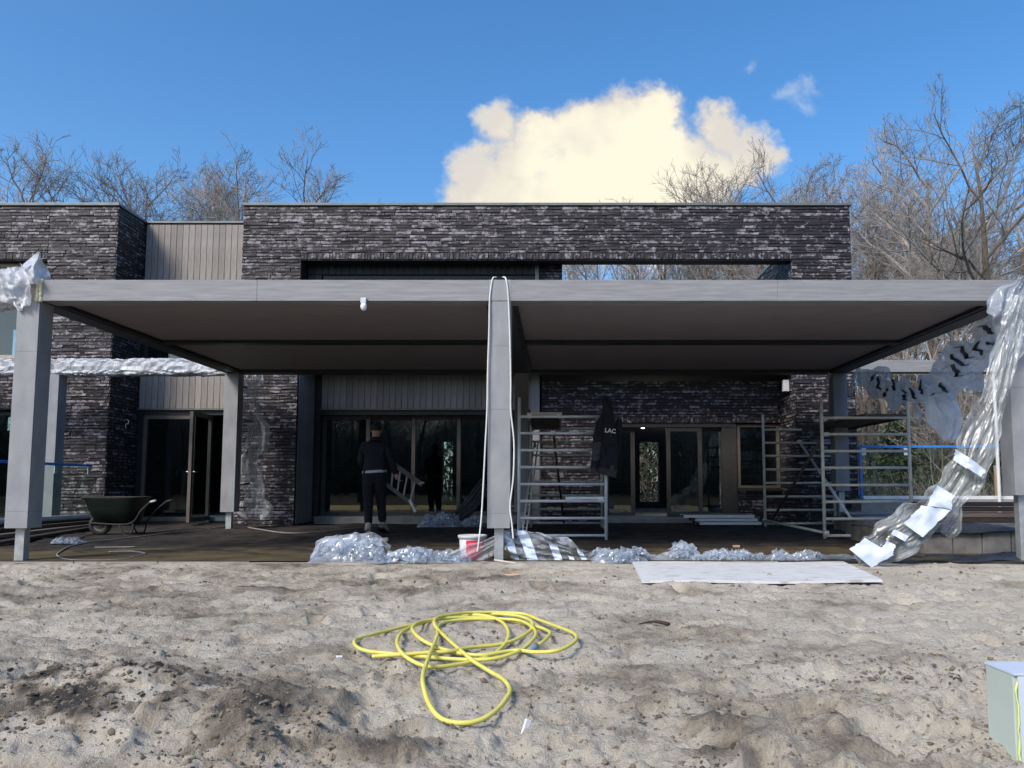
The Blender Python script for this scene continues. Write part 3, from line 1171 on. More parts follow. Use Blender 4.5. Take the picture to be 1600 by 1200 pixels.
    b.box(OL, YR + 0.001, 2.41, -0.40, YR + 0.14, 3.14)
    b.box(XC, YR + 0.001, 2.41, XL, YR + 0.14, 3.14)
    b.box(XC, YR + 0.001, 5.03, XL, YR + 0.14, ZT - 0.001)
    b.box(OL, YF + 0.402, 5.04, -0.342, YF + 0.5, ZT - 0.33)
    part(b, 'cladding_board', M['mortar'])
    b = MB()
    b.box(XC + 0.002, YR - 0.045, 5.03, XL - 0.002, YR - 0.0, 5.066)
    b.box(XC + 0.002, YR - 0.045, 2.40, XL - 0.002, YR - 0.0, 2.426)
    b.box(OL + 0.14, YR - 0.045, 2.40, -0.50, YR, 2.426)
    b.box(OL + 0.14, YR - 0.045, 3.124, -0.50, YR, 3.15)
    part(b, 'cladding_trim', M['trim'])
    b = MB()
    b.box(-0.52, YR - 0.10, 0.12, -0.34, YR - 0.002, 3.13)
    b.box(-0.42, YF + 0.36, 3.36, -0.345, YF + 0.45, OZ + .2)
    part(b, 'jamb', M['clad'])

    # ---- windows and doors: frame, pane, sill
    def window(x0, x1, z0, z1, y, mat, fw=0.07, name='window', splits=(), depth=0.08, pane=True):
        mb = MB()
        xs = [x0] + list(splits) + [x1]
        mb.box(x0, y, z1 - fw, x1, y + depth, z1)
        mb.box(x0, y, z0, x1, y + depth, z0 + fw)
        mb.box(x0, y, z0 + fw, x0 + fw, y + depth, z1 - fw)
        mb.box(x1 - fw, y, z0 + fw, x1, y + depth, z1 - fw)
        for sx in splits:
            mb.box(sx - fw / 2, y, z0 + fw, sx + fw / 2, y + depth, z1 - fw)
        f = part(mb, name, mat)
        if pane:
            ed = [x0 + fw] + [q for sx in splits for q in (sx - fw / 2, sx + fw / 2)] + [x1 - fw]
            for i in range(0, len(ed), 2):
                g = MB().box(ed[i] + .001, y + depth / 2 - 0.008, z0 + fw + .001, ed[i + 1] - .001, y + depth / 2 + 0.008, z1 - fw - .001)
                part(g, 'pane', M['glass'], f)
        return f

    # centre bay under the planks
    zc0, zc1 = 0.25, 2.34
    Xp = lambda u, v, Y: P(u, v, Y).x
    b = MB()
    b.box(OL + 0.15, YR + 0.0, 2.30, -0.52, YR + 0.10, 2.398)
    b.box(OL + 0.035, YR - .02, 0.1, OL + 0.15, YR + 0.10, 3.12)
    part(b, 'window_surround', M['dark'])
    x1, x2, x3, x4 = Xp(571, 720, YR), Xp(645, 720, YR), Xp(716, 720, YR), -0.53
    window(OL + 0.16, x1 + .05, zc0, 2.295, YR + 0.11, M['frame'], 0.075, 'sliding_door')
    window(x1 - .03, x2 + .05, zc0, 2.295, YR + 0.20, M['frame'], 0.075, 'sliding_door')
    window(x2 - .05, x3 + .03, zc0, 2.295, YR + 0.11, M['frame'], 0.075, 'sliding_door')
    window(x3 - .03, x4, zc0, 2.295, YR + 0.20, M['frame'], 0.075, 'sliding_door')
    b = MB().box(OL + 0.10, YR - 0.16, 0.08, -0.53, YR + 0.09, 0.232)
    part(b, 'sill', M['concrete'], bevel=0.008)
    # right bay: sliding doors, one slid open
    zd0, zd1 = 0.22, 2.10
    b = MB()
    b.box(0.90, YR + 0.02, 2.05, 3.70, YR + 0.20, 2.137)
    b.box(3.40, YR + 0.03, 0.12, 3.70, YR + 0.18, 2.05)
    b.box(0.905, YR + 0.02, 0.10, 1.0, YR + 0.2, 2.05)
    part(b, 'door_surround', M['frame'])
    a1, a2, a3, a4, a5 = Xp(955, 720, YR), Xp(993, 720, YR), Xp(1042, 720, YR), Xp(1095, 720, YR), Xp(1151, 720, YR)
    window(1.0, a2, zd0, 2.045, YR + 0.13, M['frame'], 0.085, 'sliding_door')
    window(a3, a4 + .035, zd0, 2.045, YR + 0.04, M['frame'], 0.08, 'sliding_door')
    window(a4 - .035, a5, zd0, 2.045, YR + 0.13, M['frame'], 0.08, 'sliding_door')
    b = MB()
    b.box(a5 + .004, YR + 0.05, 0.15, 3.395, YR + 0.14, 2.045)
    part(b, 'dark_panel', M['frame'])
    b = MB().box(0.90, YR - 0.10, 0.10, 3.68, YR + 0.02, 0.20)
    part(b, 'door_sill', M['concrete'], bevel=0.006)
    window(3.72, OR_ - .01, 0.80, 2.12, YR + 0.06, M['bronze'], 0.06, 'window')
    b = MB().box(3.68, YR - 0.11, 0.745, OR_ - .005, YR + 0.06, 0.79)
    part(b, 'sill', M['frame'])
    # link: glass leaf and a door standing open towards us
    l0, l1, l2, l3 = XC + 0.12, Xp(302, 720, YR), Xp(325, 720, YR), XL - 0.02
    b = MB()
    b.box(XC + .005, YR + 0.01, 0.1, l0, YR + 0.14, 2.40)
    b.box(l0, YR + 0.02, 2.30, l3, YR + 0.14, 2.40)
    b.box(l0, YR + .01, 0.06, l3, YR + 0.14, 0.14)
    part(b, 'door_surround', M['dark'])
    window(l0, l1, 0.145, 2.295, YR + 0.03, M['bronze'], 0.075, 'glazed_leaf')
    th = 0.06
    dw = 0.92
    f = MB()
    yb, yt = YR + 0.0, YR - dw
    for (ya, yc, za, zb) in ((yt, yb, 2.20, 2.29), (yt, yb, 0.15, 0.24), (yt, yt + .09, .24, 2.20), (yb - .09, yb, .24, 2.20)):
        f.box(l2 + 0.02, ya, za, l2 + 0.02 + th, yc, zb)
    d = part(f, 'open_door', M['bronze'])
    part(MB().box(l2 + .045, yt + .091, .241, l2 + .057, yb - .091, 2.199), 'pane', M['glass'], d)
    hb = MB()
    for sx in (-1, 1):
        cx = l2 + 0.02 + th / 2
        xx = cx + sx * (th / 2 + 0.045)
        hb.tube([(cx + sx * th / 2, yt + 0.045, 1.12), (xx, yt + 0.045, 1.12)], 0.009, 8)
        hb.tube([(xx, yt + 0.04, 1.12), (xx, yt + 0.17, 1.12)], 0.010, 8)
    part(hb, 'handle', M['galv'], d)
    # upper windows
    window(XC + .04, XL - .03, 3.36, 5.00, YR + 0.03, M['dark'], 0.06, 'window', ((XC + XL) / 2,))
    window(OL + 0.31, -0.75, 3.36, 5.05, YF + 0.42, M['dark'], 0.07, 'window', (-3.6, -2.2))
    b = MB().box(-0.75, YF + .41, 3.36, -0.43, YF + 0.5, 5.04)
    part(b, 'cladding_board', M['plankd'])
    window(-13.4, WX - .01, 3.32, OZ - 0.03, YF + 0.20, M['palef'], 0.08, 'window', (-11.7,))
    window(-16.4, -13.41, 3.32, OZ - 0.03, YF + 0.20, M['palef'], 0.08, 'window')
    window(-13.4, WX - .01, 0.15, 2.30, YF + 0.22, M['frame'], 0.08, 'window', (-11.7,))
    window(-16.4, -13.41, 0.15, 2.30, YF + 0.22, M['frame'], 0.08, 'window')
    # lit tube on the ceiling of the right room
    c = P(1002, 665, 18.6)
    d = MB().bar(c + Vector((-.10, -.55, 0)), c + Vector((.10, .55, 0)), 0.07, 0.05)
    o = d.build('ceiling_tube', M['tube'])
    tag(o, 'lit tube light under the ceiling seen through the open sliding door', 'light')
    # wall lamp on the inner side of the right leg
    c = P(1231, 603, YF + 0.35)
    t_ = thing('wall_lamp', 'small white square lamp on the inner side of the brick pier', 'lamp', (OR_, YF + 0.35, c.z))
    mb = MB().box(OR_ - 0.135, YF + 0.29, c.z - 0.115, OR_ - 0.02, YF + 0.41, c.z + 0.115)
    o = mb.build('lamp_body', M['stripe'], t_, bevel=0.012, loc=(OR_, YF + 0.35, c.z))
    o.location = (0, 0, 0)
    mb = MB().box(OR_ - 0.022, YF + 0.30, c.z - 0.06, OR_ - 0.001, YF + 0.40, c.z + 0.06)
    o = mb.build('bracket', M['dark'], t_, loc=(OR_, YF + 0.35, c.z))
    o.location = (0, 0, 0)
    # loose wire sticking out of the left wing
    c = P(187, 662, YF + 0.55)
    cx = XC
    pts = [(cx, YF + .55, c.z + .05), (cx + .06, YF + .53, c.z + .08), (cx + .12, YF + .5, c.z + .06), (cx + .13, YF + .48, c.z), (cx + .08, YF + .48, c.z - .02), (cx + .10, YF + .47, c.z - .10)]
    o = MB().tube(smooth_path(pts, 4), 0.009, 6).build('loose_wire', M['cord'], smooth=True)
    tag(o, 'short curl of white wire sticking out of the dark brick side wall', 'wire')


def smooth_path(pts, n=6):
    pts = [Vector(p) for p in pts]
    out = []
    for i in range(len(pts) - 1):
        p0, p1, p2, p3 = pts[max(i - 1, 0)], pts[i], pts[i + 1], pts[min(i + 2, len(pts) - 1)]
        for k in range(n):
            t = k / n
            out.append(0.5 * ((2 * p1) + (p2 - p0) * t + (2 * p0 - 5 * p1 + 4 * p2 - p3) * t * t + (3 * p1 - 3 * p2 + p3 - p0) * t ** 3))
    out.append(pts[-1])
    return out


# ------------------------------------------------------------------ pergola
PF, PB = 8.70, 14.26          # front and rear post planes
BZ0, BZ1 = 2.865, 3.10        # beam
PXL, PXC, PXR = -5.955, -0.745, 4.975
PW = 0.245


def sub(o, parent, origin):
    o.parent = parent
    o.location = (0, 0, 0)
    return o


def build_pergola():
    org = (0, PF, 0)
    T = thing('pergola', 'wide grey clad flat roofed pergola over the dark soil terrace before the house', 'pergola', org)

    def part(mb, name, mat, parent=None, **kw):
        o = mb.build(name, mat, None, loc=org, **kw)
        o.parent = parent or T
        o.location = (0, 0, 0)
        return o

    def post(x, y, zb, foot, d=0.25, cuts=()):
        mb = MB().box(x + .006, y + .006, zb + .006, x + PW - .006, y + d - .006, BZ0 - 0.003)
        p = part(mb, 'post', M['clad'])
        zz = [zb] + list(cuts) + [BZ0 - 0.002]
        for k in range(len(zz) - 1):
            part(MB().box(x, y, zz[k] + (.0008 if k else 0), x + PW, y + d, zz[k + 1] - .0008), 'cladding_panel', M['clad'], p, bevel=0.002)
        c = x + PW / 2
        part(MB().box(c - 0.05, y + 0.075, foot, c + 0.05, y + 0.175, zb + .006), 'steel_foot', M['galv'], p, bevel=0.003)
        return p

    post(PXL, PF, 0.37, -0.06, cuts=(.55, 2.30))
    post(PXC, PF, 0.37, -0.06, cuts=(.53, 1.66, 2.36))
    post(PXR, PF, 0.725, -0.06, cuts=(1.9,))
    post(PXL, PB, 0.38, 0.02, cuts=(.47,))
    post(PXC, PB, 0.38, 0.02)
    post(PXR, PB, 0.75, 0.02)
    bw = 0.25
    xe = PXR + PW
    # beams
    part(MB().box(PXL + 0.27, PF - 0.004, BZ0, -3.312, PF + bw, BZ1), 'beam', M['clad_beam'], bevel=0.003)
    part(MB().box(-3.3105, PF - 0.0035, BZ0, PXC - 0.001, PF + bw, BZ1), 'beam', M['clad_beam'], bevel=0.002)
    part(MB().box(PXC, PF - 0.006, BZ0, PXC + PW, PF + bw, BZ1 + 0.002), 'beam_joint', M['clad'], bevel=0.003)
    part(MB().box(PXC + PW + 0.001, PF - 0.004, BZ0, 2.45, PF + bw, BZ1), 'beam', M['clad_beam'], bevel=0.003)
    part(MB().box(2.4515, PF - 0.0035, BZ0, xe, PF + bw, BZ1), 'beam', M['clad_beam'], bevel=0.003)
    part(MB().box(PXL, PF, BZ0, PXL + 0.20, PF + bw, BZ1), 'beam_end', M['clad_brown'], bevel=0.004)
    f = MB()
    rr = random.Random(2)
    zs = np.linspace(BZ0 - 0.012, BZ1 + 0.004, 12)
    for s in (0, 1):
        pts = [(PXL + 0.218 + s * 0.034 + rr.uniform(-.006, .006), PF - 0.006 + rr.uniform(-.004, .004), z) for z in zs]
        f.tube(pts, [0.019 + rr.uniform(-.004, .006) for _ in zs], 7)
    part(f, 'foam_seam', M['foam'], smooth=True)
    part(MB().box(PXL, PB, BZ0, xe, PB + bw, BZ1), 'beam', M['dark_beam'], bevel=0.004)
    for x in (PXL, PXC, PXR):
        part(MB().box(x + .001, PF + bw + 0.001, BZ0, x + PW - .001, PB - 0.001, BZ1), 'beam', M['dark_beam'], bevel=0.004)
    # dark inner frames, cross beams and ceiling boards of the two bays
    for (a, b) in ((PXL + PW, PXC), (PXC + PW, PXR)):
        fr = MB()
        l = 0.055
        fr.box(a, PF + bw, BZ0 + 0.012, b, PF + bw + l, BZ0 + 0.075)
        fr.box(a, PB - l, BZ0 + 0.012, b, PB, BZ0 + 0.075)
        fr.box(a, PF + bw + l, BZ0 + 0.012, a + l, PB - l, BZ0 + 0.075)
        fr.box(b - l, PF + bw + l, BZ0 + 0.012, b, PB - l, BZ0 + 0.075)
        part(fr, 'inner_frame', M['dark'])
        part(MB().box(a + l, 11.33, BZ0 + 0.006, b - l, 11.50, BZ0 + 0.085), 'cross_beam', M['dark'])
        part(MB().box(a + l + .001, PF + bw + l, BZ0 + 0.055, b - l - .001, 11.329, BZ0 + 0.072), 'ceiling_board', M['ceil'])
        part(MB().box(a + l + .001, 11.501, BZ0 + 0.055, b - l - .001, PB - l, BZ0 + 0.072), 'ceiling_board', M['ceil'])
        part(MB().box(a, PF + bw, BZ0 + 0.09, b, PB, BZ1 - 0.02), 'roof_deck', M['mortar'])

    # frames that carry on to both sides
    o2 = thing('open_pergola', 'open grey beam and post frame running on left of the roofed pergola', 'open pergola', (PXL, PB, 0), 'open frames beside the roofed pergola')

    def part2(mb, name, mat, root, **kw):
        o = mb.build(name, mat, None, loc=root.location, **kw)
        o.parent = root
        o.location = (0, 0, 0)
        return o
    part2(MB().box(-13.4, PB, BZ0, PXL - .002, PB + bw, BZ1), 'beam', M['clad_beam'], o2, bevel=.004)
    part2(MB().box(-13.4, PF, BZ0, PXL - .002, PF + bw, BZ1), 'beam', M['clad_beam'], o2, bevel=.004)
    part2(MB().box(-9.18, PB, 0.30, -9.18 + PW, PB + 0.25, BZ0 - .002), 'post', M['clad'], o2, bevel=.004)
    part2(MB().box(-13.4, PF, 0.30, -13.4 + PW, PF + 0.25, BZ0 - .002), 'post', M['clad'], o2, bevel=.004)
    part2(MB().box(-9.11, PB + .07, -.05, -9.01, PB + .17, 0.30), 'steel_foot', M['galv'], o2)
    part2(MB().box(-13.33, PF + .07, -.05, -13.23, PF + .17, 0.30), 'steel_foot', M['galv'], o2)
    o3 = thing('open_pergola', 'open grey beam on a thin pale post, right of the roofed pergola', 'open pergola', (xe, PB, 0), 'open frames beside the roofed pergola')
    part2(MB().box(xe + .002, PB, BZ0 + 0.02, 8.0, PB + bw, BZ1 + .0), 'beam', M['clad_beam'], o3, bevel=.004)
    part2(MB().box(xe + .002, PF, BZ0, 11.0, PF + bw, BZ1), 'beam', M['clad_beam'], o3, bevel=.004)
    part2(MB().tube([(7.93, PB + .12, -.05), (7.93, PB + .12, BZ0 + .018)], 0.03, 10), 'thin_post', M['whitep'], o3)
    part2(MB().box(10.7, PF, 0.3, 10.7 + PW, PF + .25, BZ0 - .002), 'post', M['clad'], o3, bevel=.004)
    part2(MB().box(10.77, PF + .07, -.1, 10.87, PF + .17, .3), 'steel_foot', M['galv'], o3)

    # little lamp hanging off the front beam
    c = P(568, 470, PF - 0.02)
    L_ = thing('beam_lamp', 'small white lamp head hanging from the front beam of the pergola', 'lamp', (c.x, PF - .005, c.z))

    def part3(mb, name, mat, **kw):
        o = mb.build(name, mat, None, loc=L_.location, **kw)
        o.parent = L_
        o.location = (0, 0, 0)
    part3(MB().box(c.x - .03, PF - .045, c.z - .035, c.x + .035, PF - .005, c.z + .03), 'bracket', M['galv'], bevel=.006)
    part3(MB().lathe([(0.0, -.115), (.022, -.11), (.034, -.085), (.036, -.06), (.026, -.036), (0, -.034)], (c.x + .008, PF - .04, c.z), 12), 'lamp_head', M['whitep'], smooth=True)

    # white cord thrown over the beam on both sides of the middle post
    def cord(us, name, label):
        pts = []
        for (u, v, dy) in us:
            pts.append(P(u, v, PF - dy))
        o = MB().tube(smooth_path(pts, 8), 0.009, 6).build(name, M['cord'], smooth=True)
        tag(o, label, 'cord', 'white cords over the pergola beam')
    top = P(768, 437, PF)
    cord([(775, 433, -.12), (770, 435, .0), (767, 450, .015), (765, 470, .02), (764, 520, .03), (762, 580, .03), (761, 640, .035), (758, 700, .05), (755, 760, .07), (752, 810, .10), (748, 846, .13), (746, 862, .15)],
         'cord', 'white cord hanging down the left edge of the middle post into the red bucket')
    cord([(786, 433, -.12), (790, 435, .0), (793, 450, .015), (795, 480, .02), (797, 540, .03), (798, 600, .035), (798, 640, .04), (803, 690, .05), (802, 745, .06), (797, 790, .07), (800, 820, .09), (802, 842, .12)],
         'cord', 'white cord hanging down the right edge of the middle post beside the scaffold')


# ------------------------------------------------------------------ building-site things
def rel(mb, name, mat, root, **kw):
    """a part of a thing, built in world coordinates"""
    loc = Vector(root.location)
    if root.parent is not None:
        loc = Vector(root.parent.location)
    o = mb.build(name, mat, None, loc=loc, **kw)
    o.parent = root
    o.location = (0, 0, 0)
    return o


def frame_parts(T, Y, xl, xr, zb, zt, zr, mat, r=0.0255, rr=0.022, topr=None, hooks=True):
    rel(MB().tube([(xl, Y, zb), (xl, Y, zt)], r, 10), 'pole', mat, T, smooth=True)
    rel(MB().tube([(xr, Y, zb), (xr, Y, topr or zt)], r, 10), 'pole', mat, T, smooth=True)
    for z in zr:
        rel(MB().tube([(xl + 0.02, Y, z), (xr - 0.02, Y, z)], rr, 10), 'rung', mat, T, smooth=True)


def clamp(T, p, mat, r=0.034):
    rel(MB().lathe([(0, -.04), (r, -.035), (r + .004, 0), (r, .035), (0, .04)], p, 8, axis='X'), 'clamp', mat, T)


def build_scaffolds():
    # the tower beside the middle post
    Y0, Y1 = 12.0, 15.0
    a = P(811, 740, Y0).x
    b = P(947, 790, Y0).x
    T = thing('scaffold_tower', 'bright aluminium scaffold tower beside the middle post with the jacket on it', 'scaffold', ((a + b) / 2, Y0, 0.05), 'mobile scaffold towers under the pergola')
    zr = [P(870, v, Y0).z for v in (651, 677, 703.5, 730, 756.5, 783, 809.7, 836.7)]
    frame_parts(T, Y0, a, b, float(ground_z(0, Y0)) - .02, P(808, 621, Y0).z, zr, M['alu'], topr=P(948, 640, Y0).z)
    a2, b2 = P(830, 740, Y1).x, P(940, 780, Y1).x
    zr2 = [P(870, v, Y1).z for v in (670, 690, 711.5, 732, 752.7, 774, 795.6, 817)]
    frame_parts(T, Y1, a2, b2, float(ground_z(0, Y1)) - .02, P(830, 650, Y1).z, zr2, M['alud'])
    for k, (u0, u1, z) in enumerate(((823, 878, zr[0]), (884, 943, zr[5]))):
        x0, x1 = P(u0, 700, Y0).x, P(u1, 700, Y0).x
        p = rel(MB().box(x0 + .03, Y0 + .03, z + .034, x1 - .03, Y1 + .02, z + .048), 'platform', M['ply'] if k == 0 else M['plyl'], T)
        e = MB()
        e.box(x0, Y0 - .02, z + .024, x1, Y0 + .03, z + .066)
        e.box(x0, Y1 + .02, z + .024, x1, Y1 + .06, z + .066)
        e.box(x0, Y0 + .03, z + .0, x0 + .03, Y1 + .02, z + .062)
        e.box(x1 - .03, Y0 + .03, z + .0, x1, Y1 + .02, z + .062)
        rel(e, 'edge_profile', M['plyl'] if k == 0 else M['alu'], p, bevel=.004)
        for x in (x0 + .04, x1 - .04):
            clamp(p, (x, Y0, z + .01), M['alu'], 0.036)
    rel(MB().tube([P(864, 672, 12.2), P(881, 816, 14.9)], 0.021, 8), 'brace', M['brace'], T, smooth=True)
    clamp(T, P(864, 676, 12.0), M['alu'])
    rel(MB().tube([P(948, 832, 12.05), P(940, 812, 14.95)], 0.021, 8), 'brace', M['alud'], T, smooth=True)
    lad = MB()
    p0, p1 = P(816, 835, 12.25), P(835, 690, 14.7)
    q0, q1 = P(822, 835, 12.25), P(841, 690, 14.7)
    lad.tube([p0, p1], 0.014, 8)
    lad.tube([q0, q1], 0.014, 8)
    l = rel(lad, 'inner_ladder', M['alud'], T, smooth=True)
    rg = MB()
    for t in np.linspace(.06, .95, 9):
        rg.tube([p0.lerp(p1, t), q0.lerp(q1, t)], 0.011, 6)
    rel(rg, 'step', M['alud'], l)
    rel(MB().tube([P(836.5, 700, 14.65), P(836.5, 691, 14.65)], 0.019, 8), 'white_cap', M['whitep'], T)
    w = [P(881, 677, 11.97), P(885, 682, 11.96), P(885, 690, 11.96), P(883, 694, 11.96)]
    rel(MB().tube(smooth_path(w, 4), .004, 5), 'wire_tie', M['cord'], T)

    # the tower at the right end
    a, b = P(1286, 740, Y0).x, P(1422, 740, Y0).x
    T = thing('scaffold_tower', 'weathered brown scaffold tower at the right end of the terrace', 'scaffold', ((a + b) / 2, Y0, 0.0), 'mobile scaffold towers under the pergola')
    zr = [P(1350, v, Y0).z for v in (652.8, 678.5, 705, 731, 758, 784, 810.7, 837)]
    frame_parts(T, Y0, a, b, P(1290, 849, Y0).z, P(1281, 622, Y0).z, zr, M['alud'])
    a2, b2 = P(1194, 740, Y1).x, P(1303, 740, Y1).x
    zr2 = [P(1250, v, Y1).z for v in (671.6, 692, 712.5, 733.6, 754.7, 775.8, 796.9, 818)]
    frame_parts(T, Y1, a2, b2, P(1196, 827, Y1).z, P(1192, 648, Y1).z, zr2, M['alud'])
    for (p, q, mt) in ((P(1348, 838, 11.97), P(1249, 690, 15.03), M['alu']), (P(1205, 814, 14.97), P(1281, 690, 12.03), M['brace']),
                       (P(1195, 813, 15), P(1291, 833, 12), M['alud']), (P(1304, 813, 15), P(1427, 833, 12), M['alud'])):
        rel(MB().tube([p, q], 0.022, 8), 'brace', mt, T, smooth=True)
        clamp(T, p, mt)
        clamp(T, q, mt)
    x1 = b - 0.03
    x0 = x1 - 0.62
    z = zr[0]
    p = rel(MB().box(x0, Y0 + .03, z + .02, x1, Y1 + .04, z + .04), 'platform', M['ply'], T)
    e = MB()
    e.box(x0, Y0 - .02, z + .024, x1, Y0 + .03, z + .06)
    e.box(x0 - .03, Y0 + .03, z - .01, x0, Y1 + .02, z + .06)
    e.box(x1, Y0 + .03, z - .01, x1 + .03, Y1 + .02, z + .06)
    rel(e, 'edge_profile', M['brace'], p)
    clamp(T, (a + .07, Y0, zr[1]), M['alud'], .03)

    # flat stack of scaffold decks lying in front of the doors
    dz = 0.105
    for k, (u0, u1, v) in enumerate(((1093, 1190, 816), (1087, 1184, 809), (1069, 1179, 803))):
        Yk = 15.35 - 0.02 * k
        x0, x1 = P(u0, 810, Yk).x, P(u1, 810, Yk).x
        name = ('bottom', 'middle', 'top')[k]
        D = thing('scaffold_deck', f'aluminium edged scaffold deck, {name} one of the low stack before the sliding doors', 'scaffold deck', ((x0 + x1) / 2, Yk, dz), 'scaffold decks stacked before the sliding doors')
        e = MB()
        h = 0.055
        e.box(x0, Yk, dz, x1, Yk + .03, dz + h)
        e.box(x0, Yk + .52, dz, x1, Yk + .55, dz + h)
        e.box(x0, Yk + .03, dz, x0 + .03, Yk + .52, dz + h)
        e.box(x1 - .03, Yk + .03, dz, x1, Yk + .52, dz + h)
        rel(e, 'edge_profile', M['alu'], D, bevel=.004)
        rel(MB().box(x0 + .03, Yk + .03, dz + h - .012, x1 - .03, Yk + .52, dz + h - .002), 'deck_board', M['ply'], D)
        hk = MB()
        for x in (x0 - .03, x1 + .03):
            for y in (Yk + .08, Yk + .46):
                hk.tube([(x, y - .03, dz + .035), (x, y + .03, dz + .035)], .026, 8)
        rel(hk, 'hook', M['brace'], D)
        dz += h + 0.012


# ------------------------------------------------------------------ jacket
def build_jacket():
    Yj = 11.86
    T = thing('work_jacket', 'black hooded work jacket with grey panels hanging on the aluminium scaffold', 'jacket', P(945, 742, Yj))
    rows = [(618.5, 943, 949, .05), (621, 941, 951.5, .08), (627, 940.4, 953.5, .10), (636, 941.5, 956.5, .12), (645, 939.5, 958.8, .14), (652, 936.5, 959.6, .15),
            (660, 934, 960.5, .16), (672, 931.5, 962.3, .17), (690, 932, 965, .17), (705, 934, 965.5, .17), (718, 934, 965.2, .17), (728, 933, 964.5, .16), (735, 932.3, 963.8, .15), (743, 935, 962.5, .13)]
    rv = [r[0] for r in rows]
    n, k = 46, 40
    A = np.zeros((n, k, 3))
    for i, v in enumerate(np.linspace(618.5, 743, n)):
        l, r, d = (np.interp(v, rv, [q[j] for q in rows]) for j in (1, 2, 3))
        if v > 733:
            pass
        for j in range(k):
            an = 2 * math.pi * j / k
            ca, sa = math.cos(an), math.sin(an)
            f = 1 + 0.0
            x = (l + r) / 2 + (r - l) / 2 * np.sign(ca) * abs(ca) ** 0.8
            # hem drops towards the right as in a jacket hung askew
            vv = v + (max(0, v - 715) / 28) * (x - 948) * 0.26
            p = P(x, vv, Yj)
            fold = 0.022 * math.sin(an * 5 + v * 0.05) + 0.03 * float(vnoise(x / 6.0, v / 16.0, 0, 5)) + 0.016 * float(vnoise(x / 2.5, v / 9.0, 0, 6))
            y = Yj - sa * (d / 2 + fold * min(1, (v - 616) / 20))
            A[i, j] = (p.x, y, p.z)
    body = MB().grid(A, wrap=True)
    body.f.append(tuple(range(k)))
    body.m.append(0)
    body.t.append(.5)
    # grey hem
    nf = n - 1
    for i in range(nf):
        for j in range(k):
            if i >= 41:
                body.m[i * k + j] = 1
    o = rel(body, 'body', [M['black'], M['gfab']], T, smooth=True)
    # the sleeve that shows, and the one on the far side
    srow = [(655, 934.5, 943), (664, 930.2, 943.5), (680, 927.2, 942), (697, 925.3, 940.5), (716, 924, 937), (730, 922.4, 933.5), (737, 922, 931.5)]
    sv = [r[0] for r in srow]
    n = 30
    k = 20
    A = np.zeros((n, k, 3))
    for i, v in enumerate(np.linspace(655, 737, n)):
        l, r = (np.interp(v, sv, [q[j] for q in srow]) for j in (1, 2))
        for j in range(k):
            an = 2 * math.pi * j / k
            x = (l + r) / 2 + (r - l) / 2 * math.cos(an)
            p = P(x, v, Yj)
            f = 0.018 * float(vnoise(x / 3.0, v / 7.0, 0, 9)) + .008 * math.sin(v * .5)
            A[i, j] = (p.x, Yj - .05 - math.sin(an) * (0.055 + f), p.z)
    s = MB().grid(A, wrap=True)
    for i in range(n - 1):
        for j in range(k):
            if i in range(13, 23) and not (i < 15 and j > 14):
                s.m[i * k + j] = 1
            if i >= 27:
                s.m[i * k + j] = 1
    rel(s, 'sleeve', [M['black'], M['gfab']], T, smooth=True)
    A2 = A.copy()
    A2[:, :, 0] += P(963, 700, Yj).x - P(933, 700, Yj).x
    A2[:, :, 1] += 0.15
    s = MB().grid(A2, wrap=True)
    rel(s, 'sleeve', M['black'], T, smooth=True)
    pk = MB()
    c0 = P(956, 731, Yj - .10)
    pk.obox(c0, (.055, .012, .07), Matrix.Rotation(.25, 3, 'Y'))
    rel(pk, 'grey_panel', M['gfab'], T)
    # the letters that show across the back
    for (txt, u, v, size, col) in (('LAC', 944.6, 675.2, .088, M['whitep']), ('fl', 952.6, 682.6, .05, M['gfab'])):
        cu = bpy.data.curves.new('lettering', 'FONT')
        cu.body = txt
        cu.size = size
        cu.extrude = 0.001
        cu.offset = 0.0022
        oo = bpy.data.objects.new('lettering', cu)
        COL.objects.link(oo)
        dg = bpy.context.evaluated_depsgraph_get()
        me = bpy.data.meshes.new_from_object(oo.evaluated_get(dg))
        bpy.data.objects.remove(oo)
        me.materials.clear()
        me.materials.append(col)
        lo = bpy.data.objects.new('lettering', me)
        COL.objects.link(lo)
        lo.parent = T
        p = P(u, v, Yj - 0.165)
        lo.location = p - Vector(T.location)
        lo.rotation_euler = (math.pi / 2, rad(6), rad(4))


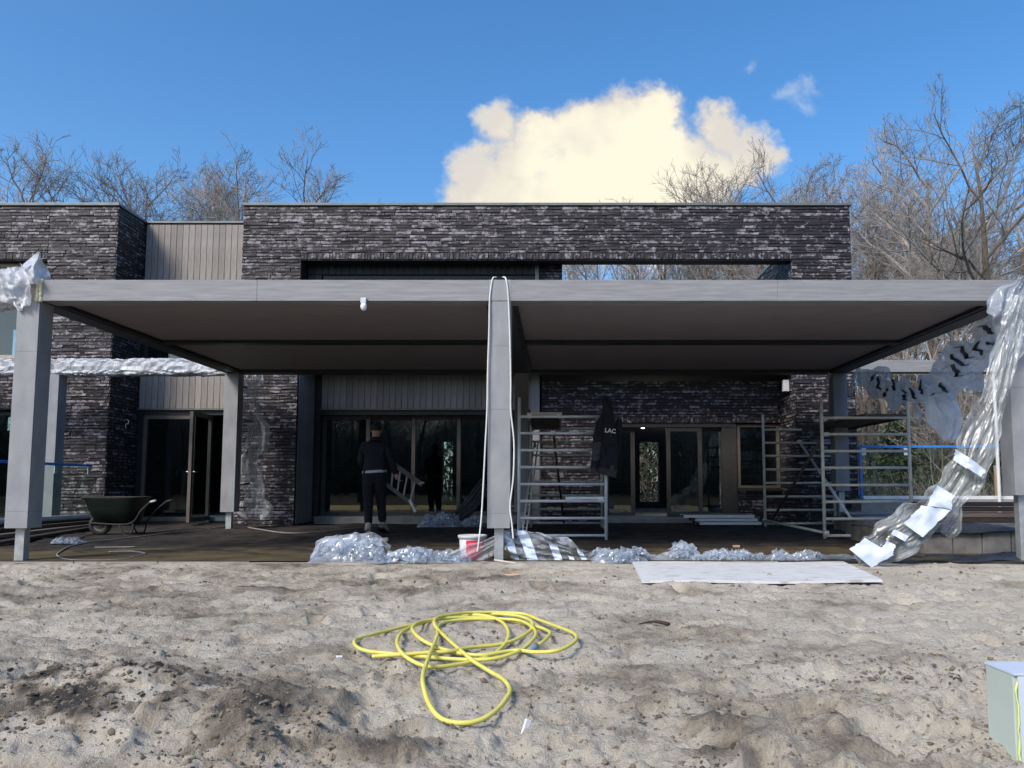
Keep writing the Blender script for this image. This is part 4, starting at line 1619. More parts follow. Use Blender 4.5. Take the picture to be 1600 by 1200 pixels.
# ------------------------------------------------------------------ person
def build_person():
    base = P(583, 831, 13.2)
    gz = float(ground_z(base.x, 13.2)) + 0.005
    T = thing('person', 'person in dark jacket and dark trousers seen from behind carrying a ladder towards the house', 'person', (base.x, 13.2, gz))
    J = {
        'pel': ((0.0, 0.0, .97), (.165, .125)), 'sp': ((.0, .0, 1.14), (.175, .13)), 'ch': ((-.005, .02, 1.34), (.19, .135)),
        'nb': ((-.005, .03, 1.485), (.10, .085)), 'nk': ((-.0, .045, 1.555), (.058, .058)), 'h1': ((.005, .065, 1.63), (.072, .088)),
        'h2': ((.006, .07, 1.725), (.078, .096)), 'h3': ((.006, .065, 1.785), (.05, .06)),
        'sl': ((-.185, .02, 1.42), (.085, .085)), 'el': ((-.245, .05, 1.16), (.065, .065)), 'wl': ((-.17, .25, 1.03), (.045, .045)),
        'sr': ((.175, .02, 1.42), (.085, .085)), 'er': ((.275, .0, 1.17), (.066, .066)), 'wr': ((.345, .06, .95), (.045, .045)),
        'hl': ((-.095, .0, .86), (.115, .12)), 'kl': ((-.085, .0, .49), (.085, .085)), 'al': ((-.075, -.03, .12), (.062, .066)),
        'hr': ((.095, .01, .86), (.115, .12)), 'kr': ((.095, .11, .50), (.085, .085)), 'ar': ((.125, .12, .15), (.062, .066)),
    }
    E = [('pel', 'sp'), ('sp', 'ch'), ('ch', 'nb'), ('nb', 'nk'), ('nk', 'h1'), ('h1', 'h2'), ('h2', 'h3'), ('ch', 'sl'), ('sl', 'el'), ('el', 'wl'),
         ('ch', 'sr'), ('sr', 'er'), ('er', 'wr'), ('pel', 'hl'), ('hl', 'kl'), ('kl', 'al'), ('pel', 'hr'), ('hr', 'kr'), ('kr', 'ar')]
    names = list(J)
    me = bpy.data.meshes.new('person_body')
    me.from_pydata([J[n][0] for n in names], [(names.index(a), names.index(b)) for a, b in E], [])
    tmp = bpy.data.objects.new('tmp', me)
    COL.objects.link(tmp)
    sk = tmp.modifiers.new('skin', 'SKIN')
    for i, n in enumerate(names):
        sv = me.skin_vertices[0].data[i]
        sv.radius = J[n][1]
        sv.use_root = (n == 'pel')
    sb = tmp.modifiers.new('sub', 'SUBSURF')
    sb.levels = sb.render_levels = 2
    dg = bpy.context.evaluated_depsgraph_get()
    body = bpy.data.meshes.new_from_object(tmp.evaluated_get(dg))
    bpy.data.objects.remove(tmp)
    mb = MB()
    mb.v = [tuple(v.co) for v in body.vertices]
    # a few folds in the clothes
    nv = []
    for (x, y, z) in mb.v:
        a = 0.012 if z < 1.5 else 0.0
        d = float(vnoise(x * 9, y * 9, z * 11, 3)) * a + float(vnoise(x * 22, y * 22, z * 30, 4)) * a * .5
        nv.append((x + d, y - d, z))
    mb.v = nv
    for p in body.polygons:
        c = p.center
        mt = 0
        if c.z > 1.525 and abs(c.x) < .14:
            mt = 2
        elif c.z < 1.0 and not (abs(c.x) > 0.24) and not (c.x < -.1 and c.y > .12 and c.z > .9):
            mt = 1
        mb.f.append(tuple(p.vertices))
        mb.m.append(mt)
        mb.t.append(.5)

    # hands: palm, four unequal bent fingers and a thumb, joined to the wrist
    def hand(w, d, side, curl):
        w, d = Vector(w), Vector(d).normalized()
        s = d.cross(Vector((0, 0, 1))).normalized() * side
        nrm = s.cross(d).normalized()
        mb.tube([w - d * .03, w + d * .03, w + d * .085], [.028, .036, .034], 10, m=2)
        for q, (o, L) in enumerate(((-.026, .066), (-.009, .076), (.009, .072), (.026, .056))):
            a = w + d * .08 + s * o
            pts = [a]
            dd = d.copy()
            for seg in range(3):
                dd = (dd * math.cos(curl) + nrm * math.sin(curl)).normalized()
                pts.append(pts[-1] + dd * L / 3 * 1.25)
            mb.tube(pts, [.0095, .009, .0085, .006], 7, m=2)
        a = w + d * .03 - s * .03
        mb.tube([a, a - s * .025 + d * .03 + nrm * .01, a - s * .015 + d * .06 + nrm * .03], [.013, .011, .008], 7, m=2)

    hand(J['wl'][0], (.5, .75, -.15), -1, .45)
    hand(J['wr'][0], (.35, .1, -.9), 1, .55)
    # ears, nose, mouth, eyes on the far side of the head
    for sx in (-1, 1):
        mb.lathe([(0, -.012), (.02, -.01), (.028, 0), (.02, .01), (0, .012)], (.006 + sx * .079, .06, 1.675), 10, m=2, axis='X')
    mb.tube([(.006, .155, 1.70), (.006, .178, 1.665), (.006, .158, 1.655)], [.008, .015, .012], 8, m=2)
    mb.tube([(-.02, .152, 1.625), (.006, .158, 1.622), (.032, .152, 1.625)], .006, 6, m=3)
    for sx in (-1, 1):
        mb.lathe([(0, -.008), (.011, 0), (0, .008)], (.006 + sx * .032, .152, 1.70), 8, m=3, axis='Y')
    o = mb.build('body', [M['navy'], M['trouser'], M['skin'], M['hair']], T, smooth=True)
    # hair as a rough cap
    n, k = 12, 22
    A = np.zeros((n, k, 3))
    for i in range(n):
        th = 0.05 + (math.pi * 0.60) * i / (n - 1)
        for j in range(k):
            ph = 2 * math.pi * j / k
            rr = 1.0 + .05 * float(vnoise(math.cos(ph) * 6, math.sin(ph) * 6, i * .8, 8))
            face = max(0.0, math.sin(ph))
            t2 = th * (1 - .42 * face)
            A[i, j] = (.006 + .090 * rr * math.sin(t2) * math.cos(ph), .063 + .108 * rr * math.sin(t2) * math.sin(ph), 1.715 + .108 * rr * math.cos(t2))
    hb = MB().grid(A, wrap=True)
    hb.f.append(tuple(range(k))[::-1])
    hb.m.append(0)
    hb.t.append(.5)
    hb.build('hair', M['hair'], T, smooth=True)
    # collar, jacket hem with a pale shirt edge showing
    A = np.zeros((3, 24, 3))
    for i, (z, r) in enumerate(((1.49, .105), (1.525, .085), (1.56, .080))):
        for j in range(24):
            an = 2 * math.pi * j / 24
            A[i, j] = (r * 1.05 * math.cos(an), .04 + r * math.sin(an), z - .015 * math.sin(an))
    MB().grid(A, wrap=True).build('collar', M['navy'], T, smooth=True, solid=.012)
    A = np.zeros((4, 30, 3))
    for i, (z, r) in enumerate(((1.02, 1.0), (1.005, 1.04), (.985, 1.04), (.975, 1.0))):
        for j in range(30):
            an = 2 * math.pi * j / 30
            A[i, j] = (.195 * r * math.cos(an), .01 + .150 * r * math.sin(an), z + .012 * math.cos(an))
    MB().grid(A, wrap=True).build('shirt_edge', M['stripe'], T, smooth=True)

    # boots
    def boot(x, y, z, pitch, yaw):
        m2 = MB()
        sec = [(-.105, .036, .0, .045), (-.09, .044, .0, .10), (-.05, .048, .0, .15), (-.01, .05, .0, .155), (.03, .05, 0, .115), (.08, .054, 0, .085), (.13, .053, 0, .068), (.165, .044, 0, .055), (.185, .02, .005, .04)]
        k = 16
        A = np.zeros((len(sec), k, 3))
        for i, (yy, w, zb, zt) in enumerate(sec):
            for j in range(k):
                an = 2 * math.pi * j / k
                cz = (zb + zt) / 2
                A[i, j] = (w * np.sign(math.cos(an)) * abs(math.cos(an)) ** .7, yy, cz + (zt - zb) / 2 * np.sign(math.sin(an)) * abs(math.sin(an)) ** .7)
        m2.grid(A, wrap=True)
        m2.f += [tuple(range(k)), tuple(range((len(sec) - 1) * k, len(sec) * k))[::-1]]
        m2.m += [0, 0]
        m2.t += [.5, .5]
        Mx = Matrix.Rotation(yaw, 3, 'Z') @ Matrix.Rotation(pitch, 3, 'X')
        for part_, mt in ((m2, M['boot']), (None, M['sole'])):
            if part_ is None:
                part_ = MB()
                ol = [(-.045, -.11), (.045, -.11), (.052, -.02), (.058, .09), (.045, .17), (0, .195), (-.045, .17), (-.058, .09), (-.052, -.02)]
                part_.v = [(a, b, -.022) for a, b in ol] + [(a, b, .006) for a, b in ol]
                nn = len(ol)
                part_.f = [tuple(range(nn))[::-1], tuple(range(nn, 2 * nn))] + [(i, (i + 1) % nn, nn + (i + 1) % nn, nn + i) for i in range(nn)]
                part_.m = [0] * len(part_.f)
                part_.t = [.5] * len(part_.f)
            part_.v = [tuple(Mx @ Vector(p) + Vector((x, y, z))) for p in part_.v]
            part_.build('boot' if mt is M['boot'] else 'sole', mt, T, smooth=mt is M['boot'])
    boot(-.075, -.045, .022, 0.0, .25)
    boot(.125, .13, .05, -.35, -.15)

    # the folding ladder carried on the right
    Yl = 13.26
    L = thing('step_ladder', 'dark folding ladder with pale rungs held sloping at the right side of the person', 'ladder', P(630, 760, Yl))
    a0, a1 = P(605, 718, Yl), P(660, 757, Yl - .05)
    c0, c1 = P(603, 756, Yl), P(650, 792, Yl - .05)
    bars = MB()
    rel(MB().bar(a0, a1, .035, .075), 'rail', M['brace'], L)
    rel(MB().bar(c0, c1, .035, .06), 'rail', M['brace'], L)
    rel(MB().bar(a0 + Vector((0, .14, -.02)), a1 + Vector((-.03, .14, -.02)), .03, .06), 'rail', M['dark'], L)
    for t in (.18, .38, .58, .80):
        rel(MB().bar(a0.lerp(a1, t), c0.lerp(c1, t), .026, .03), 'rung', M['cable'], L)
    rel(MB().bar(P(640, 781, Yl - .06), P(649, 800, Yl - .06), .03, .04), 'foot', M['alud'], L)
    rel(MB().bar(a1 + Vector((-.06, -.02, .01)), a1 + Vector((.03, -.02, .03)), .03, .03), 'foot', M['cable'], L)


# ------------------------------------------------------------------ wheelbarrow
def build_wheelbarrow():
    Yw = 12.75
    z0 = float(ground_z(0, Yw))
    wc = P(157, 818, Yw)
    T = thing('wheelbarrow', 'dark green wheelbarrow with muddy wheel parked by the glass panel on the left', 'wheelbarrow', (wc.x, Yw, z0))
    R_ = 0.165
    cx, cz = wc.x, z0 + R_
    rot = 0.35
    # wheel turned a little to us

    def turn(mb):
        c, s = math.cos(rot), math.sin(rot)
        mb.v = [(cx + (x - cx) * c - (y - Yw) * s, Yw + (x - cx) * s + (y - Yw) * c, z) for x, y, z in mb.v]
        return mb
    prof = []
    for j in range(13):
        a = 2 * math.pi * j / 12
        prof.append((R_ - .035 + .035 * math.cos(a), .035 * math.sin(a)))
    w = rel(turn(MB().lathe(prof, (cx, Yw, cz), 26, axis='Y')), 'tyre', M['rubber'], T, smooth=True)
    hub = MB().lathe([(0, -.02), (.045, -.025), (.05, -.012), (R_ - .062, -.02), (R_ - .05, -.03), (R_ - .05, .03), (R_ - .062, .02), (.05, .012), (0, .02)], (cx, Yw, cz), 22, axis='Y')
    rel(turn(hub), 'rim', M['rim'], w, smooth=True)
    # tray: open tub with sloping ends, rolled lip
    tl, tr = P(133, 777, Yw), P(222, 780, Yw)
    bl, br = P(150, 815, Yw), P(207, 816, Yw)
    n = 30
    zt, zb = tl.z, bl.z

    def ring(x0, x1, hy, z, ins=0):
        pts = []
        for j in range(n):
            a = 2 * math.pi * j / n
            ca, sa = math.cos(a), math.sin(a)
            px = (x0 + x1) / 2 + ((x1 - x0) / 2 - ins) * np.sign(ca) * abs(ca) ** .45
            py = Yw + .10 + (hy - ins) * np.sign(sa) * abs(sa) ** .45
            pts.append((px, py, z))
        return pts
    A = np.array([ring(tl.x, tr.x, .32, zt), ring(tl.x + .03, tr.x - .02, .31, zt - .03), ring((tl.x + bl.x) / 2, (tr.x + br.x) / 2, .27, (zt + zb) / 2), ring(bl.x, br.x, .22, zb), ring(bl.x + .1, br.x - .1, .1, zb - .005)])
    t = MB().grid(A, wrap=True)
    t.f.append(tuple(range(4 * n, 5 * n)))
    t.m.append(0)
    t.t.append(.5)
    tr_ = rel(t, 'tray', M['green'], T, smooth=True, solid=.006)
    lip = ring(tl.x, tr.x, .32, zt)
    rel(MB().tube(lip + [lip[0]], .011, 8, cap=False), 'rolled_lip', M['rubber'], tr_, smooth=True)
    fr = MB()
    for s in (-1, 1):
        y = Yw + .10 + s * .2
        fr.tube(smooth_path([(cx - .02, Yw + .02 + s * .06, cz), (bl.x, y, zb - .02), (br.x, y, zb - .03), P(228, 797, Yw) + Vector((0, s * .24 + .1, 0)), P(243, 784, Yw) + Vector((0, s * .26 + .1, 0))], 5), .014, 8)
    f = rel(fr, 'frame', M['rubber'], T, smooth=True)
    for s in (-1, 1):
        p = P(243, 784, Yw) + Vector((0, s * .26 + .1, 0))
        q = P(252, 782, Yw) + Vector((0, s * .27 + .1, 0))
        rel(MB().tube([p, q], .018, 8), 'grip', M['stripe'] if s < 0 else M['rubber'], f, smooth=True)
    lg = MB()
    for s in (-1, 1):
        y = Yw + .10 + s * .2
        xa = P(196, 812, Yw).x
        lg.tube(smooth_path([(xa - .06, y, zb - .03), (xa - .02, y, z0 + .12), (xa + .05, y, z0 + .01), (xa + .14, y, z0 + .02), (xa + .18, y, z0 + .14), (br.x + .05, y, zb - .03)], 5), .013, 8)
    rel(lg, 'stand', M['rubber'], T, smooth=True)
    mud = MB()
    rr = random.Random(4)
    for i in range(7):
        c = Vector((P(185 + rr.uniform(-8, 10), 776, Yw).x, Yw + .1 + rr.uniform(-.1, .1), zt - .03))
        mud.lathe([(0, -.03), (.05, -.01), (.04, .03), (0, .045)], c, 7)
    m_ = rel(mud, 'load', M['clod'], T)


# ------------------------------------------------------------------ small things on the ground
def build_small():
    # bucket
    Yb = 9.02
    zb = 0.0
    c = P(738, 865, Yb)
    zt = P(738, 837, Yb).z
    T = thing('bucket', 'white bucket with a red label and a lid, in clear polythene by the middle post', 'bucket', (c.x, Yb, zb))
    r0, r1 = 0.130, 0.152
    rel(MB().lathe([(0, zb), (r0, zb), (r0 + .006, zb + .02), (r1 - .006, zt - .03), (r1 - .004, zt)], (c.x, Yb, 0), 32), 'pail', M['whitep'], T, smooth=True)
    A = np.zeros((2, 18, 3))
    for i, (z, r) in enumerate(((zb + .025, r0 + .0085), (zt - .045, r1 - .005))):
        for j in range(18):
            an = math.pi * 1.5 + rad(-22) + rad(90) * j / 17
            A[i, j] = (c.x + (r + .0015) * math.cos(an), Yb + (r + .0015) * math.sin(an), z)
    rel(MB().grid(A), 'label', M['red'], T, smooth=True)
    rel(MB().lathe([(r1 - .003, zt - .028), (r1 + .008, zt - .026), (r1 + .011, zt + .004), (r1 + .004, zt + .01), (r1 - .012, zt + .006), (r1 - .016, zt - .002), (0, zt - .004)], (c.x, Yb, 0), 32), 'lid', M['stripe'], T, smooth=True)

    # white board on the sand
    q = [on_ground(u, v, .03) for u, v in ((988, 877), (1318, 877.5), (1379, 906), (1003, 906.5))]
    zt = .030
    for p in q:
        p.z = zt
    mb = MB()
    bt = [Vector((p.x, p.y, zt - .022)) for p in q]
    n = 24
    A = np.zeros((5, n, 3))
    for i in range(5):
        for j in range(n):
            a = q[3].lerp(q[2], j / (n - 1))
            b = q[0].lerp(q[1], j / (n - 1))
            p = a.lerp(b, i / 4)
            A[i, j] = (p.x, p.y, zt + .006 * math.sin(j * .35) - .004)
    mb.grid(A)
    base = len(mb.v)
    mb.v += [(x, y, z - .022) for x, y, z in A.reshape(-1, 3)]
    for j in range(n - 1):
        mb.f.append((base + j, base + j + 1, j + 1, j))
        mb.f.append((base + 4 * n + j + 1, base + 4 * n + j, 4 * n + j, 4 * n + j + 1))
    for i in range(4):
        mb.f.append((base + (i + 1) * n, base + i * n, i * n, (i + 1) * n))
        mb.f.append((base + i * n + n - 1, base + (i + 1) * n + n - 1, (i + 1) * n + n - 1, i * n + n - 1))
    mb.m += [0] * (len(mb.f) - len(mb.m))
    mb.t += [.5] * (len(mb.f) - len(mb.t))
    o = mb.build('white_board', M['board'], loc=(q[3].x, q[3].y, 0))
    tag(o, 'long scuffed white board lying flat on the sand at the terrace edge', 'board')

    # hose
    pts = [(260, 718), (400, 716), (520, 712), (650, 705), (760, 675), (900, 655), (1000, 625), (1058, 588), (1055, 556), (980, 528), (850, 513), (700, 520), (560, 545), (440, 592), (388, 655), (400, 713),
           (470, 755), (560, 766), (700, 742), (850, 700), (925, 650), (942, 600), (895, 550), (800, 522), (640, 523), (480, 553), (320, 590), (200, 630), (171, 660), (205, 690), (300, 704), (440, 712), (600, 714), (800, 722),
           (950, 708), (1045, 668), (1078, 610), (1000, 552), (860, 540), (700, 546), (600, 570), (585, 640), (547, 750), (515, 850), (521, 920), (560, 980), (640, 1015), (740, 1020), (850, 990), (930, 920), (948, 868),
           (900, 810), (820, 768), (740, 725), (660, 660), (590, 605), (572, 572), (625, 545), (780, 518), (1000, 514), (1100, 548), (1200, 590), (1274, 635), (1274, 675), (1195, 708), (1080, 706), (970, 688), (800, 708),
           (660, 695), (550, 672), (480, 640), (463, 603), (520, 566), (700, 538), (900, 533), (1050, 562), (1135, 598), (1148, 630), (1112, 662), (1066, 679)]
    r = 0.0095
    path = [on_ground(500 + x / 3.2, 800 + y / 3.2, r + .012) for x, y in pts]
    path = smooth_path(path, 7)
    xs = np.array([p.x for p in path])
    ys = np.array([p.y for p in path])
    g = ground_z(xs, ys) + sand_bumps(xs, ys)
    # the hose bridges the hollows: smoothed upper line of the ground
    k = 9
    gp = np.pad(g, k, mode='edge')
    gm = np.array([np.max(gp[i:i + 2 * k + 1]) for i in range(len(g))])
    gm = np.convolve(np.pad(gm, 6, mode='edge'), np.ones(13) / 13, 'valid')
    lift = 0.020 * (0.5 + 0.5 * np.sin(np.arange(len(g)) * .13)) * np.exp(-(((ys - 4.3) / 1.2) ** 2))
    hp = [Vector((x, y, max(a, b) * .5 + a * .5 - .004 + r + l)) for x, y, a, b, l in zip(xs, ys, gm, g, lift)]
    T = thing('garden_hose', 'yellow garden hose lying in loose tangled loops on the sand', 'hose', (hp[300].x, hp[300].y, 0))
    rel(MB().tube(hp, r, 10), 'hose', M['hose'], T, smooth=True)
    e = hp[-1]
    d = (hp[-1] - hp[-3]).normalized()
    rel(MB().tube([e - d * .03, e + d * .0, e + d * .012, e + d * .05], [.0165, .0175, .0145, .0145], 12), 'connector', M['hosemark'], T, smooth=True)
    rel(MB().tube([hp[0] + (hp[0] - hp[1]).normalized() * .006, hp[0]], .009, 8), 'open_end', M['rubber'], T)

    # odds and ends
    def slab(name, label, cat, uv, Y, size, mat, rz=0.0, ry=0.0, group=None, bumpy=False):
        p = P(uv[0], uv[1], Y) if Y else on_ground(*uv)
        z = float(ground_z(p.x, p.y))
        if p.y < 8.7:
            z += float(sand_bumps(np.array([p.x]), np.array([p.y]))[0])
        mb = MB()
        rr = random.Random(sum(map(ord, label)))
        n = 7
        A = np.zeros((2, n, 3))
        mb.obox((0, 0, 0), size)
        if bumpy:
            mb.v = [(a + rr.uniform(-.2, .2) * size[0], b + rr.uniform(-.2, .2) * size[1], c) for a, b, c in mb.v]
        o = mb.build(name, mat, bevel=min(size) * .15)
        o.location = (p.x, p.y, z + size[2] / 2 - .002)
        o.rotation_euler = (0, ry, rz)
        return tag(o, label, cat, group)
    slab('wood_offcut', 'pale sawn wood offcut lying on the soil behind the left plastic heap', 'wood offcut', (588, 839.5), 11.6, (.34, .05, .05), M['plyl'], .06)
    slab('card_scrap', 'orange brown scrap of card on the sand below the middle post', 'scrap', (794, 896.5), None, (.19, .10, .012), M['card'], .1, bumpy=True)
    slab('paper_scrap', 'small white scrap standing in the sand beside the lower hose loop', 'scrap', (822, 1124), None, (.022, .012, .055), M['whitep'], .5, .35)
    slab('paper_scrap', 'tiny white flake on the sand left of the hose end', 'scrap', (530, 1024), None, (.03, .02, .01), M['whitep'], .3)
    slab('paper_scrap', 'yellowish crumpled scrap on the soil in front of the low stack of decks', 'scrap', (1150, 850), 10.6, (.09, .05, .03), M['wood'], .2, bumpy=True)
    slab('wood_strip', 'narrow pale strip lying on the soil near the left cable loop', 'strip', (180, 849), 10.6, (.5, .02, .012), M['cable'], .12)
    # black tie end poking up behind the board
    slab('dark_peg', 'short dark peg standing in clear plastic behind the white board', 'peg', (1160, 872), 9.0, (.05, .03, .12), M['cable'], .2)
    p0, p1 = on_ground(998, 972), on_ground(1046, 978)
    for p in (p0, p1):
        p.z = float(ground_z(p.x, p.y) + sand_bumps(np.array([p.x]), np.array([p.y]))[0]) + .012
    tag(MB().tube(smooth_path([p0, p0.lerp(p1, .5) + Vector((0, .02, .012)), p1], 4), [.004, .005, .006, .007, .008, .010, .011, .012, .010], 6).build('stick', M['stick']), 'dark thin stick lying on the sand right of the hose', 'stick')

    # cable loop on the terrace, left
    def gpath(uv, lift=.012):
        out = []
        for u, v in uv:
            p = on_ground(u, v)
            out.append(Vector((p.x, p.y, float(ground_z(p.x, p.y)) + lift)))
        return smooth_path(out, 6)
    tag(MB().tube(gpath([(352, 824), (320, 828), (260, 834), (200, 842), (150, 847), (110, 855), (92, 865), (90, 870), (104, 876), (140, 877.5), (185, 876), (220, 869), (226, 866), (205, 863), (170, 864)]), .010, 6).build('cable', M['cable'], smooth=True),
        'grey cable lying in a long loop on the soil by the front left post', 'cable')
    tag(MB().tube(gpath([(125, 842), (150, 836), (215, 835), (300, 828), (350, 825)]), .008, 6).build('cable', M['rubber'], smooth=True),
        'thin dark cable running from the wheelbarrow to the rear left post', 'cable')
    tag(MB().tube(gpath([(382, 824), (410, 829), (450, 834), (500, 832), (560, 826), (600, 822)]), .012, 6).build('cable', M['cable'], smooth=True),
        'pale grey cable snaking over the soil before the brick pier', 'cable')

    # glass balustrades
    def fence(name, label, p, q, z0, z1, taped, clips):
        p, q = Vector(p), Vector(q)
        d = (q - p).normalized()
        T = thing(name, label, 'glass fence', (p.x, p.y, z0), 'glass fences beside the terrace')
        a, b = p.copy(), q.copy()

        def seg(z, h, w, mat, nm, e=0.0):
            rel(MB().bar((a.x, a.y, z), (b.x, b.y, z), w, h), nm, mat, T, bevel=.004)
        seg(z0 + .03, .06, .07, M['alu'], 'bottom_rail')
        n = max(1, int(round((b - a).length / 1.8)))
        for i in range(n):
            s = a.lerp(b, (i + .006) / n)
            t = a.lerp(b, (i + .994) / n)
            rel(MB().bar((s.x, s.y, (z0 + .06 + z1) / 2), (t.x, t.y, (z0 + .06 + z1) / 2), .016, z1 - z0 - .062), 'pane', M['fglass'], T)
        seg(z1 + .012, .045, .05, M['blue'], 'taped_edge')
        if taped:
            rel(MB().box(a.x - .045, a.y - .03, z0 + .02, a.x - .003, a.y + .03, z1 + .01), 'taped_edge', M['blue'], T, bevel=.004)
        for t in clips:
            c = a + d * t
            pd = Vector((d.y, -d.x, 0)) * .02
            rel(MB().bar((c.x + pd.x - d.x * .03, c.y + pd.y - d.y * .03, z1 - .08), (c.x + pd.x + d.x * .05, c.y + pd.y + d.y * .05, z1 - .08), .012, .13), 'tape_flag', M['paper'], T)
    zL0, zL1 = .27, 1.20
    fence('glass_fence', 'glass fence with blue taped top edge, running towards the house on the left', (-8.56, 14.75, 0), (-8.56, 9.4, 0), zL0, zL1, False, (0.02, 1.0))
    xr = P(1348, 778, 14.6).x
    fence('glass_fence', 'glass fence with blue taped edges in front of the wood on the right', (xr, 14.6, 0), (12.0, 14.6, 0), P(1400, 780, 14.6).z, P(1400, 699, 14.6).z, True, (.03, .80))
    # low pool wall under the left fence, loose boards before it
    tag(MB().box(-8.75, 9.2, -.05, -8.36, 14.9, .268).build('pool_wall', M['blackp'], bevel=.01), 'low black lined wall under the glass fence on the left', 'wall')
    for k, (p, q, w, h, mat, lab) in enumerate((((-7.35, 9.9, .05), (-8.22, 14.5, .12), .16, .045, M['woodd'], 'dark board on the soil, nearest to the front left post'),
                                                ((-7.75, 9.9, .11), (-8.28, 14.6, .15), .14, .05, M['wooder'], 'weathered board lying between two dark ones by the pool wall'),
                                                ((-8.15, 9.6, .17), (-8.30, 14.8, .20), .12, .06, M['woodd'], 'dark board lying tight against the low black pool wall'))):
        tag(MB().bar(p, q, w, h).build('board', mat, bevel=.005), lab, 'board', 'boards by the left pool wall')
    c = P(110, 845, 11.3)
    heap('plastic_scrap', 'small crumpled clear plastic scrap on the soil near the wheelbarrow', c.x - .2, c.x + .22, 11.3, .2, lambda t: .05 * math.sin(math.pi * t), 3, M['pclear'], 22, 10, .03)

    # raised edge on the right: block wall, sheets, boards
    x0, x1 = P(1478, 850, 9.9).x, P(1590, 850, 9.7).x
    zt = P(1530, 827, 9.75).z
    T = thing('block_wall', 'low wall of damp concrete blocks at the right edge of the terrace', 'wall', (x0, 9.7, 0))
    w = (x1 - x0 - .06) / 2
    xs = x0
    for i in range(4):
        rel(MB().box(x0 + i * w + .006 - w, 9.72, -.06, x0 + (i + 1) * w - .006 - w, 9.90, zt - .004 * (i % 2)), 'block', M['block'], T, bevel=.006)
    rel(MB().box(x0 + 3 * w + .002, 9.70, -.06, x0 + 3 * w + .10, 10.7, zt), 'block', M['blockend'], T, bevel=.006)
    n, k = 40, 12
    A = np.zeros((k, n, 3))
    for i in range(k):
        for j in range(n):
            x = x0 - .9 + (x1 - x0 + .96) * j / (n - 1)
            y = 9.66 + 1.2 * i / (k - 1)
            A[i, j] = (x, y, zt + .02 + .02 * float(fbm(x * 3, y * 6, 0, 3, 5)) - (.05 if i == 0 else 0))
    tag(MB().grid(A).build('black_sheet', M['blackp'], smooth=True, solid=.006), 'black plastic sheet lying over the low block wall on the right', 'sheet')
    for k, (z, y, mat, lab) in enumerate(((zt + .06, 10.9, M['woodd'], 'dark board at the bottom of the pile behind the block wall'), (zt + .125, 11.0, M['wooder'], 'weathered pale edged board in the pile behind the block wall'),
                                         (zt + .20, 11.08, M['woodd'], 'dark brown board near the top of the pile behind the block wall'), (zt + .27, 11.15, M['woodd'], 'dark board topmost of the pile behind the block wall'))):
        xa = P(1425 + 8 * k, 800, y).x
        tag(MB().box(xa, y, z - .028, 9.5, y + .5, z + .028).build('board', mat, bevel=.005), lab, 'board', 'boards piled behind the block wall')
    tag(MB().box(x0 - .4, 10.72, -.05, 9.6, 12.2, zt + .03).build('raised_base', M['block']), kind='structure')
    tag(MB().box(xr - .1, 14.42, -.05, 12.2, 14.9, P(1400, 780, 14.6).z - .002).build('pool_wall', M['concrete'], bevel=.01), 'low grey concrete wall carrying the glass fence on the right', 'wall')
    # pale sheets lying before it
    for k, (u0, u1, v, Y) in enumerate(((1330, 1420, 801, 13.7), (1345, 1440, 807, 13.2))):
        a, b = P(u0, v, Y), P(u1, v, Y)
        tag(MB().box(a.x, Y, a.z - .03 - .0, b.x, Y + .6, a.z).build('pale_sheet', M['concrete'], bevel=.004), ('upper' if k == 0 else 'lower') + ' pale slab lying behind the right scaffold tower', 'slab', 'pale slabs behind the right scaffold')
    z = P(1380, 807, 13.2).z - .034
    tag(MB().box(P(1335, 807, 13.3).x, 13.25, -.02, P(1438, 807, 13.3).x, 14.3, z).build('block_plinth', M['block']), 'low block plinth under the pale slabs on the right', 'plinth')
    # slim wooden stake in the wood edge, seen beside the right post
    a, b = P(1555, 727, 16.5), P(1561, 774, 16.5)
    tag(MB().tube([(a.x, 16.5, .0), (a.x, 16.5, a.z)], .035, 8).build('wooden_stake', M['wood']), 'short round wooden stake standing beyond the right glass fence', 'stake')
    # black membrane along the terrace edge, right
    n, k = 60, 14
    A = np.zeros((k, n, 3))
    for i in range(k):
        for j in range(n):
            x = 2.9 + 2.9 * j / (n - 1)
            y = 8.66 + (.75 - .1 * math.sin(j)) * i / (k - 1)
            A[i, j] = (x, y, .025 + .02 * float(fbm(x * 4, y * 9, 0, 3, 15)) + .05 * sstep(4.6, 5.6, x) * (i / k))
    tag(MB().grid(A).build('black_membrane', M['blackp'], smooth=True, solid=.005), 'black membrane spread flat along the terrace edge at lower right', 'sheet')

    # foil faced panel column at the lower right corner
    a = P(1549, 1037, 2.72)
    b = P(1572, 1055, 2.56)
    zt = b.z
    T = thing('insulated_column', 'pale green and silver blue panel box standing at the lower right corner', 'panel box', (b.x, 2.56, -.3))
    x0 = (a.x + b.x) / 2
    rel(MB().box(x0, 2.56, -.45, x0 + .75, 2.72, zt), 'core', M['xps'], T, bevel=.003)
    rel(MB().box(x0 + .012, 2.552, -.45, x0 + .75, 2.559, zt - .001), 'foil_face', M['xpsf'], T)
    rel(MB().box(x0 - .002, 2.55, zt + .001, x0 + .752, 2.722, zt + .008), 'foil_face', M['xpsf'], T)
    rr = random.Random(6)
    sp = [(x0 + .006 + rr.uniform(-.004, .005), 2.552, z) for z in np.linspace(-.4, zt - .02, 26)]
    rel(MB().tube(sp, [.002 + rr.uniform(0, .0025) for _ in sp], 6), 'glue_seam', M['yfoam'], T, smooth=True)


